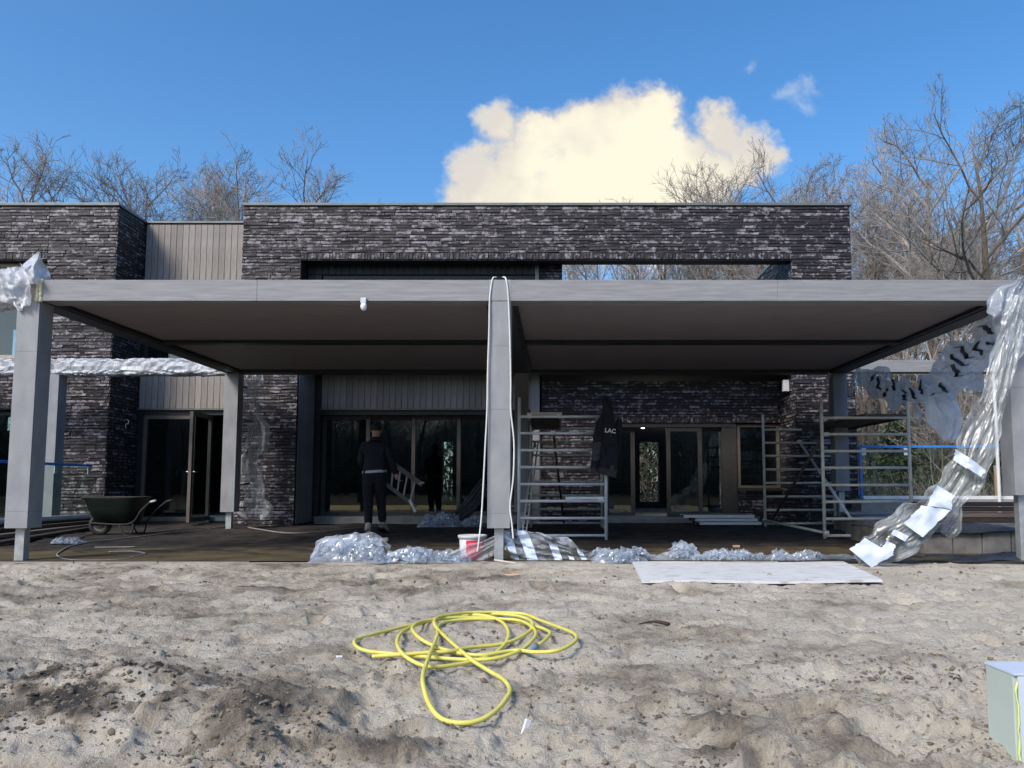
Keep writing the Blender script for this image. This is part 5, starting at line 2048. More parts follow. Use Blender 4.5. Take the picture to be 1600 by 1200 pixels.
# ------------------------------------------------------------------ polythene
def heap(name, label, x0, x1, yc, depth, hfun, seed, mat, n=70, k=26, crum=.05, extra=None, base=None, stripes=()):
    A = np.zeros((k, n, 3))
    for i in range(k):
        s = i / (k - 1)
        for j in range(n):
            t = j / (n - 1)
            x = x0 + (x1 - x0) * t
            h = hfun(t)
            y = yc + (s - .5) * depth * (1 + .25 * float(vnoise(x * 3, seed, 0, seed)))
            g = float(ground_z(x, y))
            pro = math.sin(math.pi * min(1, max(0, s))) ** .7
            cr = (1 - 1.7 * abs(float(vnoise(x * 4.5 + y * 2, y * 5.5, 0, seed + 1)))) * .6 + (1 - 1.7 * abs(float(vnoise(x * 9 - y * 5, y * 9 + x * 5, 0, seed + 2)))) * .45
            fine = float(vnoise(x * 21, y * 19, 0, seed + 4))
            z = g + .004 + pro * max(0.0, h * (.55 + .5 * cr) + crum * .22 * fine)
            dx = crum * float(vnoise(x * 7, y * 7, s * 3, seed + 6)) * pro
            dyy = crum * .8 * float(vnoise(x * 8, y * 8, s * 3 + 9, seed + 7)) * pro
            A[i, j] = (x + dx, y + dyy, z)
    mb = MB().grid(A)
    rr = random.Random(seed * 7 + 1)
    for q in range(int(10 + (x1 - x0) * 9)):
        t = rr.uniform(.13, .87)
        h = hfun(t)
        i0 = int(rr.uniform(.15, .5) * (k - 1))
        c0 = Vector(A[i0, int(t * (n - 1))])
        an = rr.uniform(-.7, .7)
        Lf = rr.uniform(.07, .17) * (.5 + 1.3 * min(.3, h) / .3)
        wf = rr.uniform(.03, .07) * (.5 + 1.2 * min(.3, h) / .3)
        nn, kk = 16, 10
        F = np.zeros((nn, kk, 3))
        ph = rr.uniform(0, 9)
        for i in range(nn):
            s = -1 + 2 * i / (nn - 1)
            for j in range(kk):
                w = -1 + 2 * j / (kk - 1)
                x = c0.x + Lf * s * math.cos(an) - w * wf * math.sin(an) + .02 * float(vnoise(s * 3 + ph, w * 2, 0, seed))
                z = c0.z + Lf * s * math.sin(an) * .5 + w * wf * math.cos(an) - Lf * .35 * s * s + .025 * (1 - 2 * abs(float(vnoise(s * 2.5 + ph, w * 2.2, 0, seed + 9))))
                y = c0.y - .04 - .05 * (1 - w * w) + .03 * float(vnoise(s * 4, w * 3 + ph, 0, seed + 3)) + .03 * w
                F[i, j] = (x, y, max(z, float(ground_z(x, y)) + .004))
        mb.grid(F)
    o = mb.build(name, mat, smooth=False, loc=(float((x0 + x1) / 2), yc, 0))
    if label:
        tag(o, label, 'plastic sheet')
    return o, A


def ribbon(pts, n, k, folds, amp, seed, rag=.08):
    """a crumpled sheet along a path of (u, v, depth, half width in photo pixels)"""
    cen = smooth_path([P(u, v, Y) for u, v, Y, w in pts], 10)
    hw0 = [w * Y / FPX for u, v, Y, w in pts]
    m = len(cen)
    tt = np.linspace(0, m - 1, n)
    cx = np.array([[c.x, c.y, c.z] for c in cen])
    C = np.stack([np.interp(tt, np.arange(m), cx[:, q]) for q in range(3)], -1)
    hw = np.interp(tt, np.linspace(0, m - 1, len(pts)), hw0)
    T = np.gradient(C / C[:, 1:2] * C[:, 1:2].mean(), axis=0)
    A = np.zeros((n, k, 3))
    for i in range(n):
        t = Vector((T[i, 0], 0, T[i, 2])).normalized()
        nrm = Vector((-t.z, 0, t.x))
        for j in range(k):
            s = -1 + 2 * j / (k - 1)
            e = 1 + rag * float(vnoise(i * .09, 3.0 if s > 0 else 9.0, 0, seed)) * abs(s) * 2
            # folds run along the sheet; a crackle of small creases lies over them
            q_ = s * folds * 1.3 + 1.3 * float(vnoise(i * .035, s * 1.2, 0, seed + 1))
            f = amp * (1.3 * (1 - 2 * abs(float(vnoise(q_, i * .02, 0, seed + 4)))) + .8 * float(vnoise(s * folds * 2.2, i * .05, 0, seed + 2)))
            g = amp * .34 * (1 - 2 * abs(float(vnoise(s * 6 + i * .05, i * .14 - s * 2, 0, seed + 3))))
            g2 = amp * .14 * float(vnoise(s * 14, i * .4, 0, seed + 5))
            p = Vector(C[i]) + nrm * (s * hw[i] * e)
            A[i, j] = (p.x + g * .25, p.y + f + g + g2, p.z + g * .25)
    return A


def wrap_beam(name, label, p, q, w, h, seed, mat, n=70, k=28, amp=.03, sag=.0):
    p, q = Vector(p), Vector(q)
    d = (q - p).normalized()
    s = d.cross(Vector((0, 0, 1))).normalized()
    u = Vector((0, 0, 1))
    Lg = (q - p).length
    n, k = int(Lg * 75), 40
    A = np.zeros((n, k, 3))
    for i in range(n):
        t = i / (n - 1) * Lg
        c = p + d * t
        pin = 1 - .16 * math.exp(-((((t + .35) % 1.25) - .6) / .05) ** 2)
        for j in range(k):
            a = 2 * math.pi * j / k
            ca, sa = math.cos(a), math.sin(a)
            rx = w * np.sign(ca) * abs(ca) ** .42
            rz = h * np.sign(sa) * abs(sa) ** .42
            cr = 0
            for (f1, f2, g, sd) in ((5.0, 1.4, 1.0, 0), (11.0, -2.2, .55, 1), (22.0, 3.1, .3, 2)):
                cr += g * (.5 - 1.5 * abs(float(vnoise(t * f1 * .6 + a * f2, a * 1.5 - t * f1 * .35, 0, seed + sd))))
            m = pin + amp * .55 * cr / max(w, h)
            A[i, j] = tuple(c + s * rx * m + u * (rz * m - sag * (sa < 0)))
    o = MB().grid(A, wrap=True).build(name, mat, smooth=False, loc=tuple(p))
    return tag(o, label, 'plastic wrap')


def patch_on(A, i0, i1, j0, j1, off=-.012):
    """a stiffer piece stuck on the film: it bridges the small folds"""
    B = A[i0:i1 + 1, j0:j1 + 1].copy()
    n, k = B.shape[:2]
    corner = lambda a, b: A[a, b]
    S_ = np.linspace(0, 1, n)[:, None, None]
    T_ = np.linspace(0, 1, k)[None, :, None]
    c00, c01, c10, c11 = A[i0, j0], A[i0, j1], A[i1, j0], A[i1, j1]
    flat = (1 - S_) * ((1 - T_) * c00 + T_ * c01) + S_ * ((1 - T_) * c10 + T_ * c11)
    for _ in range(6):
        B[1:-1] = (B[:-2] + 2 * B[1:-1] + B[2:]) / 4
        B[:, 1:-1] = (B[:, :-2] + 2 * B[:, 1:-1] + B[:, 2:]) / 4
    front = min(B[..., 1].min(), flat[..., 1].min())
    B[..., 0] = flat[..., 0]
    B[..., 2] = flat[..., 2]
    B[..., 1] = .30 * B[..., 1] + .70 * (front + .02) + off
    return MB().grid(B)


def build_plastic():
    gp = lambda u, Y: P(u, 870, Y).x
    # heaps along the terrace edge
    heap('plastic_sheet', 'big crumpled heap of clear plastic on the terrace edge, left of the bucket', gp(489, 8.8), gp(604, 8.8), 8.92, .62,
         lambda t: .30 * (math.sin(math.pi * min(1, t * 1.02)) ** .55) * (.55 + .5 * math.exp(-((t - .58) / .28) ** 2)), 3, M['pmilk'], 80, 34, .075)
    # smooth run with a pale band
    o, A = heap('plastic_sheet', 'flat run of clear plastic between the crumpled heap and the bucket', gp(598, 8.8), gp(740, 8.8), 8.86, .42,
                lambda t: .115 * (.85 + .2 * math.sin(5 * t)) * min(1, 8 * (1 - t) + .25), 13, M['pmilk'], 70, 20, .02)
    b = patch_on(A, 2, 12, 46, 56, -.012).build('tape_band', M['paper'], None, smooth=True, loc=o.location)
    b.parent = o
    b.location = (0, 0, 0)
    # pulled film before the bucket and over it
    Rb = ribbon([(700, 878, 8.72, 12), (740, 868, 8.78, 18), (775, 850, 8.82, 14), (800, 838, 8.84, 9)], 40, 24, 3, .02, 23)
    o = MB().grid(Rb).build('plastic_film', M['pclear'], smooth=True, loc=(gp(740, 8.8), 8.8, 0))
    tag(o, 'thin clear film pulled tight in front of the red labelled bucket', 'plastic sheet')
    # striped drape from the middle post down to the right
    dr = [(770, 846, 8.86, 16), (800, 852, 8.84, 22), (840, 860, 8.82, 26), (880, 868, 8.82, 23), (915, 875, 8.82, 16), (945, 880, 8.84, 9)]
    A = ribbon(dr, 90, 40, 2.5, .05, 33, .12)
    o = MB().grid(A).build('plastic_drape', M['pclear'], smooth=True, loc=(gp(850, 8.8), 8.8, 0))
    tag(o, 'clear plastic drape with slanting pale tape stripes at the foot of the middle post', 'plastic sheet')
    for (a, b_, c, d) in ((14, 20, 3, 36), (26, 34, 2, 38), (46, 52, 4, 30), (58, 62, 2, 20), (68, 73, 4, 36)):
        sh = A.copy()
        sl = 14
        B = np.zeros((b_ - a + 1, d - c + 1, 3))
        for ii, i in enumerate(range(a, b_ + 1)):
            for jj, j in enumerate(range(c, d + 1)):
                i2 = int(np.clip(i + sl * (.5 - j / 39.0), 0, 89))
                B[ii, jj] = A[i2, j]
        B[..., 1] -= .014
        for _ in range(3):
            B[:, 1:-1] = (B[:, :-2] + 2 * B[:, 1:-1] + B[:, 2:]) / 4
        t = MB().grid(B).build('tape_stripe', M['paper'], None, smooth=True, loc=o.location)
        t.parent = o
        t.location = (0, 0, 0)
    heap('plastic_sheet', 'low crumpled run of clear plastic from the striped drape to the white board', gp(925, 8.8), gp(1012, 8.8), 8.86, .40,
         lambda t: .11 * (.6 + .6 * math.sin(3 + 6 * t) ** 2), 43, M['pmilk'], 60, 22, .05)
    heap('plastic_sheet', 'long low bank of clear plastic lying behind the white board', gp(1005, 8.95), gp(1335, 8.95), 9.02, .40,
         lambda t: .035 + .055 * (.4 + .6 * math.sin(1.2 + 9 * t) ** 2) + .13 * math.exp(-((t - .19) / .04) ** 2), 53, M['pmilk'], 150, 24, .05)
    # odd rods and rags at the foot of the middle post
    c = P(790, 872, 8.75)
    for k, (u0, v0, u1, v1, mt, lab) in enumerate(((752, 878, 800, 882, M['cable'], 'grey rod lying in the rags under the middle post'), (772, 875, 806, 880, M['alud'], 'pale rod lying across the rags under the middle post'))):
        p, q = P(u0, v0, 8.68), P(u1, v1, 8.66)
        tag(MB().tube([p, q], .010, 7).build('rod', mt), lab, 'rod')
    # heap of film by the centre window and a bundle of dark netting
    x0, x1 = P(660, 825, 14.9).x, P(757, 825, 14.9).x
    heap('plastic_sheet', 'crumpled clear plastic heap on the soil below the centre window', x0, x1, 15.0, .5, lambda t: .23 * math.sin(math.pi * min(1, .12 + t * .88)) ** .5, 63, M['pclear'], 60, 24, .06)
    T = thing('netting_bundle', 'bundle of dark green sheeting strands hanging beside the middle post near the window', 'sheeting', P(700, 815, 14.85))
    for i in range(9):
        t = i / 8
        a = P(696 + 26 * t, 816 - 2 * t, 14.85 + .05 * (i % 3))
        b = P(757 + 4 * t, 744 + 26 * t, 14.75 + .06 * (i % 2))
        c = P(722 + 22 * t, 789 + 4 * t, 14.8)
        rel(MB().tube(smooth_path([a, c, b], 6), .022 + .006 * (i % 3), 6), 'strand', M['gfab'] if i % 2 else M['plankd'], T, smooth=True)

    # wrapped beams on the left
    z = (BZ0 + BZ1) / 2
    wrap_beam('plastic_wrap', 'crinkled white polythene wrapped round the rear beam on the left', (-9.30, PB + .125, z), (PXL + .05, PB + .125, z), .165, .150, 5, M['pwhite'], 110, 30, .045)
    wrap_beam('plastic_wrap', 'crinkled white polythene bunched round the rear beam far left', (-13.3, PB + .125, z - .0), (-9.36, PB + .125, z), .165, .15, 6, M['pwhite'], 90, 30, .05)
    wrap_beam('plastic_wrap', 'bulging white polythene wrapped round the front beam left of its corner post', (-7.6, PF + .12, z + .02), (PXL + .045, PF + .12, z - .01), .17, .19, 7, M['pwhite'], 80, 30, .085)
    # the peak of film standing on the corner
    A = np.zeros((26, 22, 3))
    for i in range(26):
        t = i / 25
        for j in range(22):
            s = j / 21
            v = 440 - 43 * t
            l = np.interp(t, [0, .35, .6, 1], [14, 24, 38, 60])
            r_ = np.interp(t, [0, .5, 1], [82, 73, 63])
            p = P(l + (r_ - l) * s, v + 4 * float(vnoise(s * 4, t * 3, 0, 4)), PF + .06 + .07 * math.sin(s * 8 + t * 3) * (1 - t) + .05 * float(vnoise(s * 5, t * 5, 0, 2)) + .12 * (1 - abs(2 * s - 1)) * -1)
            A[i, j] = tuple(p)
    o = MB().grid(A).build('plastic_flap', M['pwhite'], smooth=True, loc=tuple(P(50, 437, PF)))
    tag(o, 'pointed flap of white polythene standing up on the front left beam corner', 'plastic sheet')
    # torn end hanging over the brown beam end
    A = ribbon([(8, 420, PF - .09, 26), (14, 445, PF - .10, 26), (22, 462, PF - .09, 20), (33, 482, PF - .07, 8)], 34, 24, 2.5, .045, 71, .25)
    tag(MB().grid(A).build('plastic_rag', M['pwhite'], smooth=True, loc=tuple(P(15, 445, PF))), 'torn rag of white polythene hanging over the corner of the front left post', 'plastic sheet')
    # film down the rear left post
    A = ribbon([(392, 584, 14.75, 14), (394, 620, 14.75, 13), (398, 670, 14.75, 19), (394, 720, 14.75, 20), (398, 770, 14.75, 20), (396, 812, 14.75, 21)], 110, 26, 2.2, .06, 81, .3)
    o = MB().grid(A).build('plastic_sheet', M['pgrey'], smooth=True, loc=tuple(P(395, 812, 14.75)))
    tag(o, 'crumpled clear plastic hanging down beside the rear left post', 'plastic sheet')
    rr = random.Random(8)
    for i in (14, 38, 60, 80, 98):
        p = A[i, 2]
        t = MB().obox((p[0] + .05, p[1] - .05, p[2]), (.14 + rr.uniform(0, .06), .01, .035), Matrix.Rotation(rr.uniform(-.3, .3), 3, 'Y')).build('dark_tie', M['blackp'], None, loc=o.location)
        t.parent = o
        t.location = (0, 0, 0)

    # the torn garland on the right, from the rear post to the front post
    path = [(1334, 584, 14.1, 10), (1352, 593, 13.4, 19), (1378, 605, 12.7, 23), (1410, 615, 12.0, 24), (1445, 617, 11.3, 21), (1478, 602, 10.6, 27), (1510, 574, 10.0, 33), (1540, 540, 9.4, 29), (1564, 506, 8.95, 23), (1580, 478, 8.72, 20)]
    A = ribbon(path, 190, 40, 1.8, .04, 91, .25)
    o = MB().grid(A).build('plastic_garland', M['pswag'], smooth=True, loc=tuple(P(1430, 620, 11.5)))
    tag(o, 'torn milky plastic garland with black slashes sagging between the right posts', 'plastic sheet')
    rr = random.Random(17)
    for i in (30, 38, 46, 54, 66, 74, 84, 92, 100, 118, 126, 134, 142, 152, 160, 170):
        j0 = rr.randint(3, 22)
        pts = []
        for q in range(6):
            jj = min(39, j0 + q * 3)
            ii = int(np.clip(i + (q - 2) * rr.choice((-1, 1)) * rr.uniform(.3, 1.6), 0, 189))
            p = Vector(A[ii, jj])
            p.y -= .045
            pts.append(p)
        B = np.zeros((6, 3, 3))
        for q in range(6):
            w = .034 * math.sin(math.pi * (q + .6) / 6.2) + .008
            for g_, dx in enumerate((-w, 0, w)):
                B[q, g_] = (pts[q].x + dx, pts[q].y - (.012 if g_ == 1 else 0), pts[q].z + dx * .4)
        t = MB().grid(B).build('black_tape', M['blackp'], None, loc=o.location, solid=.003)
        t.parent = o
        t.location = (0, 0, 0)
    # hanging lobe
    A = ribbon([(1464, 615, 10.75, 22), (1474, 638, 10.7, 27), (1480, 658, 10.68, 25), (1481, 674, 10.68, 18), (1480, 688, 10.68, 8)], 40, 26, 1.0, .02, 95, .08)
    tag(MB().grid(A).build('plastic_flap', M['pswag'], smooth=True, loc=tuple(P(1480, 650, 10.7))), 'smooth round flap of milky plastic hanging under the garland', 'plastic sheet')
    A = ribbon([(1428, 630, 11.4, 5), (1434, 645, 11.4, 8), (1436, 658, 11.4, 5), (1434, 664, 11.4, 2)], 20, 12, 1, .02, 96)
    tag(MB().grid(A).build('plastic_flap', M['pmilk'], smooth=True, loc=tuple(P(1434, 650, 11.4))), 'small torn tongue of plastic hanging beside the right scaffold pole', 'plastic sheet')
    A = ribbon([(1337, 590, 14.0, 8), (1328, 620, 14.02, 6), (1320, 650, 14.02, 4), (1314, 672, 14.02, 3)], 36, 12, 1.3, .04, 97, .2)
    tag(MB().grid(A).build('plastic_strip', M['pclear'], smooth=True, loc=tuple(P(1325, 640, 14.))), 'narrow clear plastic strip hanging down the rear right post', 'plastic sheet')
    A = ribbon([(1298, 583, 14.1, 5), (1293, 592, 14.1, 4), (1287, 602, 14.1, 2)], 14, 8, 1, .02, 98, .2)
    tag(MB().grid(A).build('plastic_strip', M['pwhite'], smooth=True, loc=tuple(P(1293, 590, 14.1))), 'short white plastic strip under the beam beside the rear right post', 'plastic sheet')

    # bunch wrapped round the head of the front right post
    A = ribbon([(1606, 434, 8.62, 12), (1596, 452, 8.60, 22), (1588, 482, 8.58, 28), (1581, 512, 8.58, 27), (1578, 540, 8.58, 23), (1572, 565, 8.6, 15)], 80, 40, 2.5, .05, 101, .3)
    tag(MB().grid(A).build('plastic_bunch', M['pmilk'], smooth=True, loc=tuple(P(1580, 490, 8.6))), 'bunched clear plastic knotted round the head of the front right post', 'plastic sheet')
    # the long sheet falling from the post head to the ground
    path = [(1594, 462, 8.55, 12), (1580, 530, 8.52, 18), (1560, 600, 8.50, 22), (1540, 660, 8.48, 25), (1517, 716, 8.46, 28), (1488, 768, 8.44, 30), (1448, 806, 8.42, 33), (1404, 838, 8.40, 30), (1366, 862, 8.40, 27), (1338, 874, 8.42, 14)]
    A = ribbon(path, 220, 64, 1.5, .020, 111, .12)
    o = MB().grid(A).build('plastic_tail', M['pgrey'], smooth=True, loc=tuple(P(1480, 770, 8.45)))
    tag(o, 'long clear plastic sheet with pale blue patches trailing from right post to sand', 'plastic sheet')
    rr = random.Random(31)
    for q in (((1493, 702), (1516, 716), (1510, 732), (1490, 719)), ((1516, 716), (1541, 735), (1533, 745), (1509, 730)),
              ((1464, 758), (1488, 772), (1487, 796), (1448, 790)), ((1440, 790), (1486, 797), (1441, 839), (1412, 818)),
              ((1398, 827), (1420, 838), (1414, 846), (1392, 834)), ((1386, 845), (1400, 852), (1394, 866), (1376, 858)), ((1352, 841), (1396, 867), (1362, 887), (1327, 858))):
        g = np.zeros((10, 10, 3))
        for i in range(10):
            for j in range(10):
                s, t = i / 9, j / 9
                u = (1 - s) * ((1 - t) * q[0][0] + t * q[1][0]) + s * ((1 - t) * q[3][0] + t * q[2][0])
                v = (1 - s) * ((1 - t) * q[0][1] + t * q[1][1]) + s * ((1 - t) * q[3][1] + t * q[2][1])
                edge = i in (0, 9) or j in (0, 9)
                w = rr.uniform(-1.0, 1.0) if edge else 0
                g[i, j] = P(u + w, v + w * .7, 8.335 + .022 * float(vnoise(u * .06, v * .06, 0, 7)) + .010 * float(vnoise(u * .2, v * .2, 0, 8)))
        t = MB().grid(g).build('tape_patch', M['paper'], None, smooth=True, loc=o.location)
        t.parent = o
        t.location = (0, 0, 0)
    A = ribbon([(1497, 778, 8.50, 5), (1496, 800, 8.50, 10), (1490, 822, 8.50, 16), (1480, 838, 8.50, 10)], 30, 20, 1.6, .03, 119, .3)
    tag(MB().grid(A).build('plastic_flap', M['pgrey'], smooth=True, loc=tuple(P(1490, 810, 8.5))), 'loose fold of clear plastic hanging under the bend of the long sheet', 'plastic sheet')


# ------------------------------------------------------------------ trees
def tree_meshes(seed, H, r0, first=.35, ang=40, spread=.38, n1=12, n2=7, n3=5, n4=4, twig=.010, lean=0.0, fork=False):
    r = random.Random(seed)
    trunk, crown = MB(), MB()

    def path(p, d, L, n, wob, up):
        pts = [p.copy()]
        d = d.copy()
        for i in range(n):
            d = d + Vector((r.gauss(0, wob), r.gauss(0, wob), r.gauss(0, wob) + up))
            d.normalize()
            pts.append(pts[-1] + d * (L / n))
        return pts

    def at(pts, t):
        f = t * (len(pts) - 1)
        i = min(int(f), len(pts) - 2)
        return pts[i].lerp(pts[i + 1], f - i), (pts[i + 1] - pts[i]).normalized()

    def side(d, a):
        o = d.orthogonal().normalized()
        o = Matrix.Rotation(r.uniform(0, 2 * math.pi), 3, d) @ o
        return (d * math.cos(a) + o * math.sin(a)).normalized()

    tp = path(Vector((0, 0, -.2)), Vector((lean, 0, 1)), H * .86, 9, .07, .06)
    trunk.tube(tp, [r0 * (1.25 if i == 0 else 1) * (1 - .86 * i / 9) for i in range(10)], 9)
    segs = [(n1, 5, 5), (n2, 4, 4), (n3, 3, 3), (n4, 2, 3)]

    def grow(parent, L, rad_, lev):
        n, ns, sides = segs[lev]
        for q in range(n):
            lo = first if lev == 0 else .18
            t = lo + (1 - lo) * (q + r.uniform(.1, .9)) / n
            p, d = at(parent, min(.99, t))
            a = rad(r.gauss(ang if lev == 0 else 42, 8))
            if lev == 0:
                Lc = H * spread * (1.15 - .75 * (t - lo) / (1 - lo)) * r.uniform(.8, 1.15)
                rc = r0 * .42 * (1.1 - .7 * t)
            else:
                Lc = L * r.uniform(.42, .62) * (1.15 - .45 * t)
                rc = rad_ * .50
            dd = side(d, a)
            if lev > 0 and dd.z < -.25:
                dd.z *= -.4
                dd.normalize()
            pts = path(p, dd, Lc, ns, .16, .10 if lev < 2 else .05)
            rc = max(rc, twig)
            crown.tube(pts, [max(twig * .6, rc * (1 - .7 * i / ns)) for i in range(ns + 1)], sides, cap=False)
            if lev < 3:
                grow(pts, Lc, rc * .75, lev + 1)

    grow(tp, H, r0, 0)
    return trunk, crown


PROTO = {}
HEI = dict(oak=14.5, broad=12.0, upright=12.5, slim=13.5, stout=14.0, young=5.5)


def tree(kind, x, y, label, group=None, s=1.0, rz=0.0, sx=1.0, vtop=None):
    if kind not in PROTO:
        spec = dict(
            oak=dict(seed=3, H=14.5, r0=.27, first=.28, ang=42, spread=.46, n1=14, n2=8, n3=6, n4=5, twig=.0068),
            broad=dict(seed=8, H=12.0, r0=.20, first=.30, ang=42, spread=.40, n1=11, n2=7, n3=5, n4=5, twig=.0068),
            upright=dict(seed=21, H=12.5, r0=.16, first=.42, ang=32, spread=.34, n1=11, n2=7, n3=5, n4=4, twig=.0068),
            slim=dict(seed=33, H=13.5, r0=.15, first=.50, ang=46, spread=.24, n1=10, n2=5, n3=4, n4=3, twig=.0078),
            stout=dict(seed=47, H=14.0, r0=.24, first=.45, ang=48, spread=.30, n1=9, n2=6, n3=4, n4=3, twig=.0078),
            young=dict(seed=55, H=5.5, r0=.045, first=.18, ang=38, spread=.34, n1=11, n2=6, n3=4, n4=2, twig=.006),
        )[kind]
        a, b = tree_meshes(**spec)
        PROTO[kind] = (a, b, None)
        ta, tb = a.build('trunk', M['bark'], smooth=True), b.build('crown', M['twig'])
        PROTO[kind] = (ta, tb, [0])
    ta, tb, used = PROTO[kind]
    if vtop:
        s = P(PX, vtop, y).z / (HEI[kind] * .95)
    T = thing('bare_tree', label, 'tree', (x, y, 0.02), group, rz)
    T.scale = (s * sx, s * sx, s)
    if used[0] == 0:
        c1, c2 = ta, tb
    else:
        c1, c2 = link_copy(ta), link_copy(tb)
    used[0] += 1
    c1.parent = c2.parent = T
    return T


def build_trees():
    r = random.Random(77)
    # the tall oak at the right edge and its companions
    def at(u, Y):
        return P(u, 760, Y).x
    tree('oak', at(1490, 30), 30, 'tall wide bare tree with fanning crown, highest at the right edge', None, 1.06, 1.1, 1.0, 172)
    tree('broad', at(1600, 27), 27, 'bare tree at the far right edge whose limbs lean in towards the tall one', None, 1.12, 2.6, 1.0, 190)
    tree('upright', at(1392, 34), 34, 'slender bare tree close to the left of the tall wide one', None, .95, .4, 1.0, 275)
    # over the roof, left
    for k, (u, Y, kind, s, lab) in enumerate((
            (25, 30, 'broad', 222, 'bare tree with crooked limbs above the roof at the far left'),
            (108, 32, 'broad', 226, 'bare tree above the left wing with its crown nearest to the roof corner'),
            (222, 36, 'upright', 262, 'bare tree above the link between the two brick blocks'),
            (258, 40, 'upright', 268, 'slim bare tree just right of the one over the link'),
            (345, 38, 'broad', 252, 'bare tree rising by the left corner of the main block'),
            (395, 37, 'upright', 248, 'rounded bare tree rising over the left end of the main roof'),
            (455, 41, 'broad', 278, 'last bare tree towards the middle above the main roof on the left'))):
        tree(kind, at(u, Y), Y, lab, 'bare trees over the roof', 1, k * 1.7, 1.0, s)
    # over the roof, right of the cloud
    for k, (u, Y, kind, s, lab) in enumerate((
            (1120, 37, 'upright', 268, 'bare tree before the lower right of the cloud, first above the roof'),
            (1165, 38, 'upright', 258, 'bare tree before the cloud, tallest above the roof there'),
            (1215, 40, 'broad', 276, 'thin bare tree between cloud and roof end'),
            (1262, 39, 'upright', 266, 'bare tree above the right end of the main roof'),
            (1310, 38, 'broad', 270, 'bare tree whose crown meets the right roof corner'),
            (1352, 40, 'upright', 268, 'slim bare tree just clear of the right roof corner'))):
        tree(kind, at(u, Y), Y, lab, 'bare trees over the roof', 1, k * 2.1 + .5, .95, s)
    # the wood on the right: trunks stand close
    kinds = ['slim', 'stout', 'slim', 'upright', 'stout']
    word = dict(slim='slim', stout='stout', upright='tight crowned')
    seen = {}

    def where(u, Y):
        z = ('just past the right house corner', 'behind the right scaffold tower', 'behind the sagging plastic garland', 'between garland and front right post', 'behind the front right post')[int(np.clip((u - 1340) / 52, 0, 4))]
        dd = 'near' if Y < 31 else ('middle' if Y < 42 else 'far')
        return z, dd
    for k in range(27):
        Y = 24 + 30 * (k / 27.0) + r.uniform(-1.2, 1.2)
        u = 1340 + 270 * ((k * 0.618) % 1.0) + r.uniform(-8, 8)
        kind = kinds[k % 5]
        vt = r.uniform(335, 430) if k % 3 else r.uniform(285, 340)
        z, dd = where(u, Y)
        lab = f'{word[kind]} bare tree in the {dd} wood, {z}'
        seen[lab] = seen.get(lab, 0) + 1
        if seen[lab] > 1:
            lab = f'{word[kind]} bare tree, {dd} wood, {z}, {("second", "third", "fourth", "fifth")[seen[lab] - 2]} there'
        tree(kind, at(u, Y), Y, lab, 'bare trees in the wood on the right', 1, r.uniform(0, 6), r.uniform(.9, 1.15), vt)
    # seen through the long upper opening
    for k in range(15):
        Y = r.uniform(36, 52)
        u = 885 + 320 * k / 14 + r.uniform(-6, 6)
        pos = ('left end', 'left part', 'middle', 'right part', 'right end')[k // 3]
        lab = f'bare tree seen through the {pos} of the long upper opening, {("first", "second", "third")[k % 3]} from left there'
        tree(kinds[k % 5], at(u, Y), Y, lab, 'bare trees seen through the upper opening', 1, r.uniform(0, 6), 1.0, r.uniform(325, 350))
    youngx = [r.uniform(6.6, 15) for _ in range(14)]
    for k in range(14):
        Y = r.uniform(18.5, 27)
        x = youngx[k]
        tree('young', x, Y, f'thin young bare tree in the undergrowth beyond the right fence, number {("one", "two", "three", "four", "five", "six", "seven", "eight", "nine", "ten", "eleven", "twelve", "thirteen", "fourteen")[sum(1 for q in youngx if q < x)]} from left', 'young trees beyond the right fence', r.uniform(.7, 1.15), r.uniform(0, 6))
    # undergrowth and far wood
    def brush(name, label, spots, mats, h0, h1, dens, leafy, seed):
        rr = random.Random(seed)
        mb = MB()
        for (x0, x1, y0, y1, cnt) in spots:
            for _ in range(cnt):
                x, y = rr.uniform(x0, x1), rr.uniform(y0, y1)
                h = rr.uniform(h0, h1)
                for _ in range(dens):
                    d = Vector((rr.gauss(0, .45), rr.gauss(0, .45), 1)).normalized()
                    p = Vector((x + rr.gauss(0, .2), y + rr.gauss(0, .2), 0))
                    q = p + d * h * rr.uniform(.4, 1)
                    mid = p.lerp(q, .5) + Vector((rr.gauss(0, .08), rr.gauss(0, .08), 0))
                    mb.tube([p, mid, q], [.008, .007, .004], 3, cap=False, m=0)
                    for _ in range(leafy):
                        c = p.lerp(q, rr.uniform(.15, 1.05)) + Vector((rr.gauss(0, .12), rr.gauss(0, .12), rr.gauss(0, .08)))
                        s = rr.uniform(.025, .06)
                        a = Vector((rr.gauss(0, 1), rr.gauss(0, 1), rr.gauss(0, 1))).normalized()
                        b = a.orthogonal().normalized()
                        mb.add([c - a * s, c + b * s * .5, c + a * s, c - b * s * .5], [(0, 1, 2, 3)], 1 if rr.random() < .6 else 2)
        tag(mb.build(name, mats), kind='stuff')
    brush('undergrowth', '', [(6.2, 14, 18.5, 24, 330), (8, 24, 23, 34, 520), (-2, 8, 24.5, 32, 260)], [M['twig'], M['leafg'], M['leafb']], .5, 1.7, 5, 7, 5)
    brush('undergrowth', '', [(-40, -10, 26, 40, 160)], [M['twig'], M['leafg'], M['leafb']], .5, 1.7, 5, 5, 6)
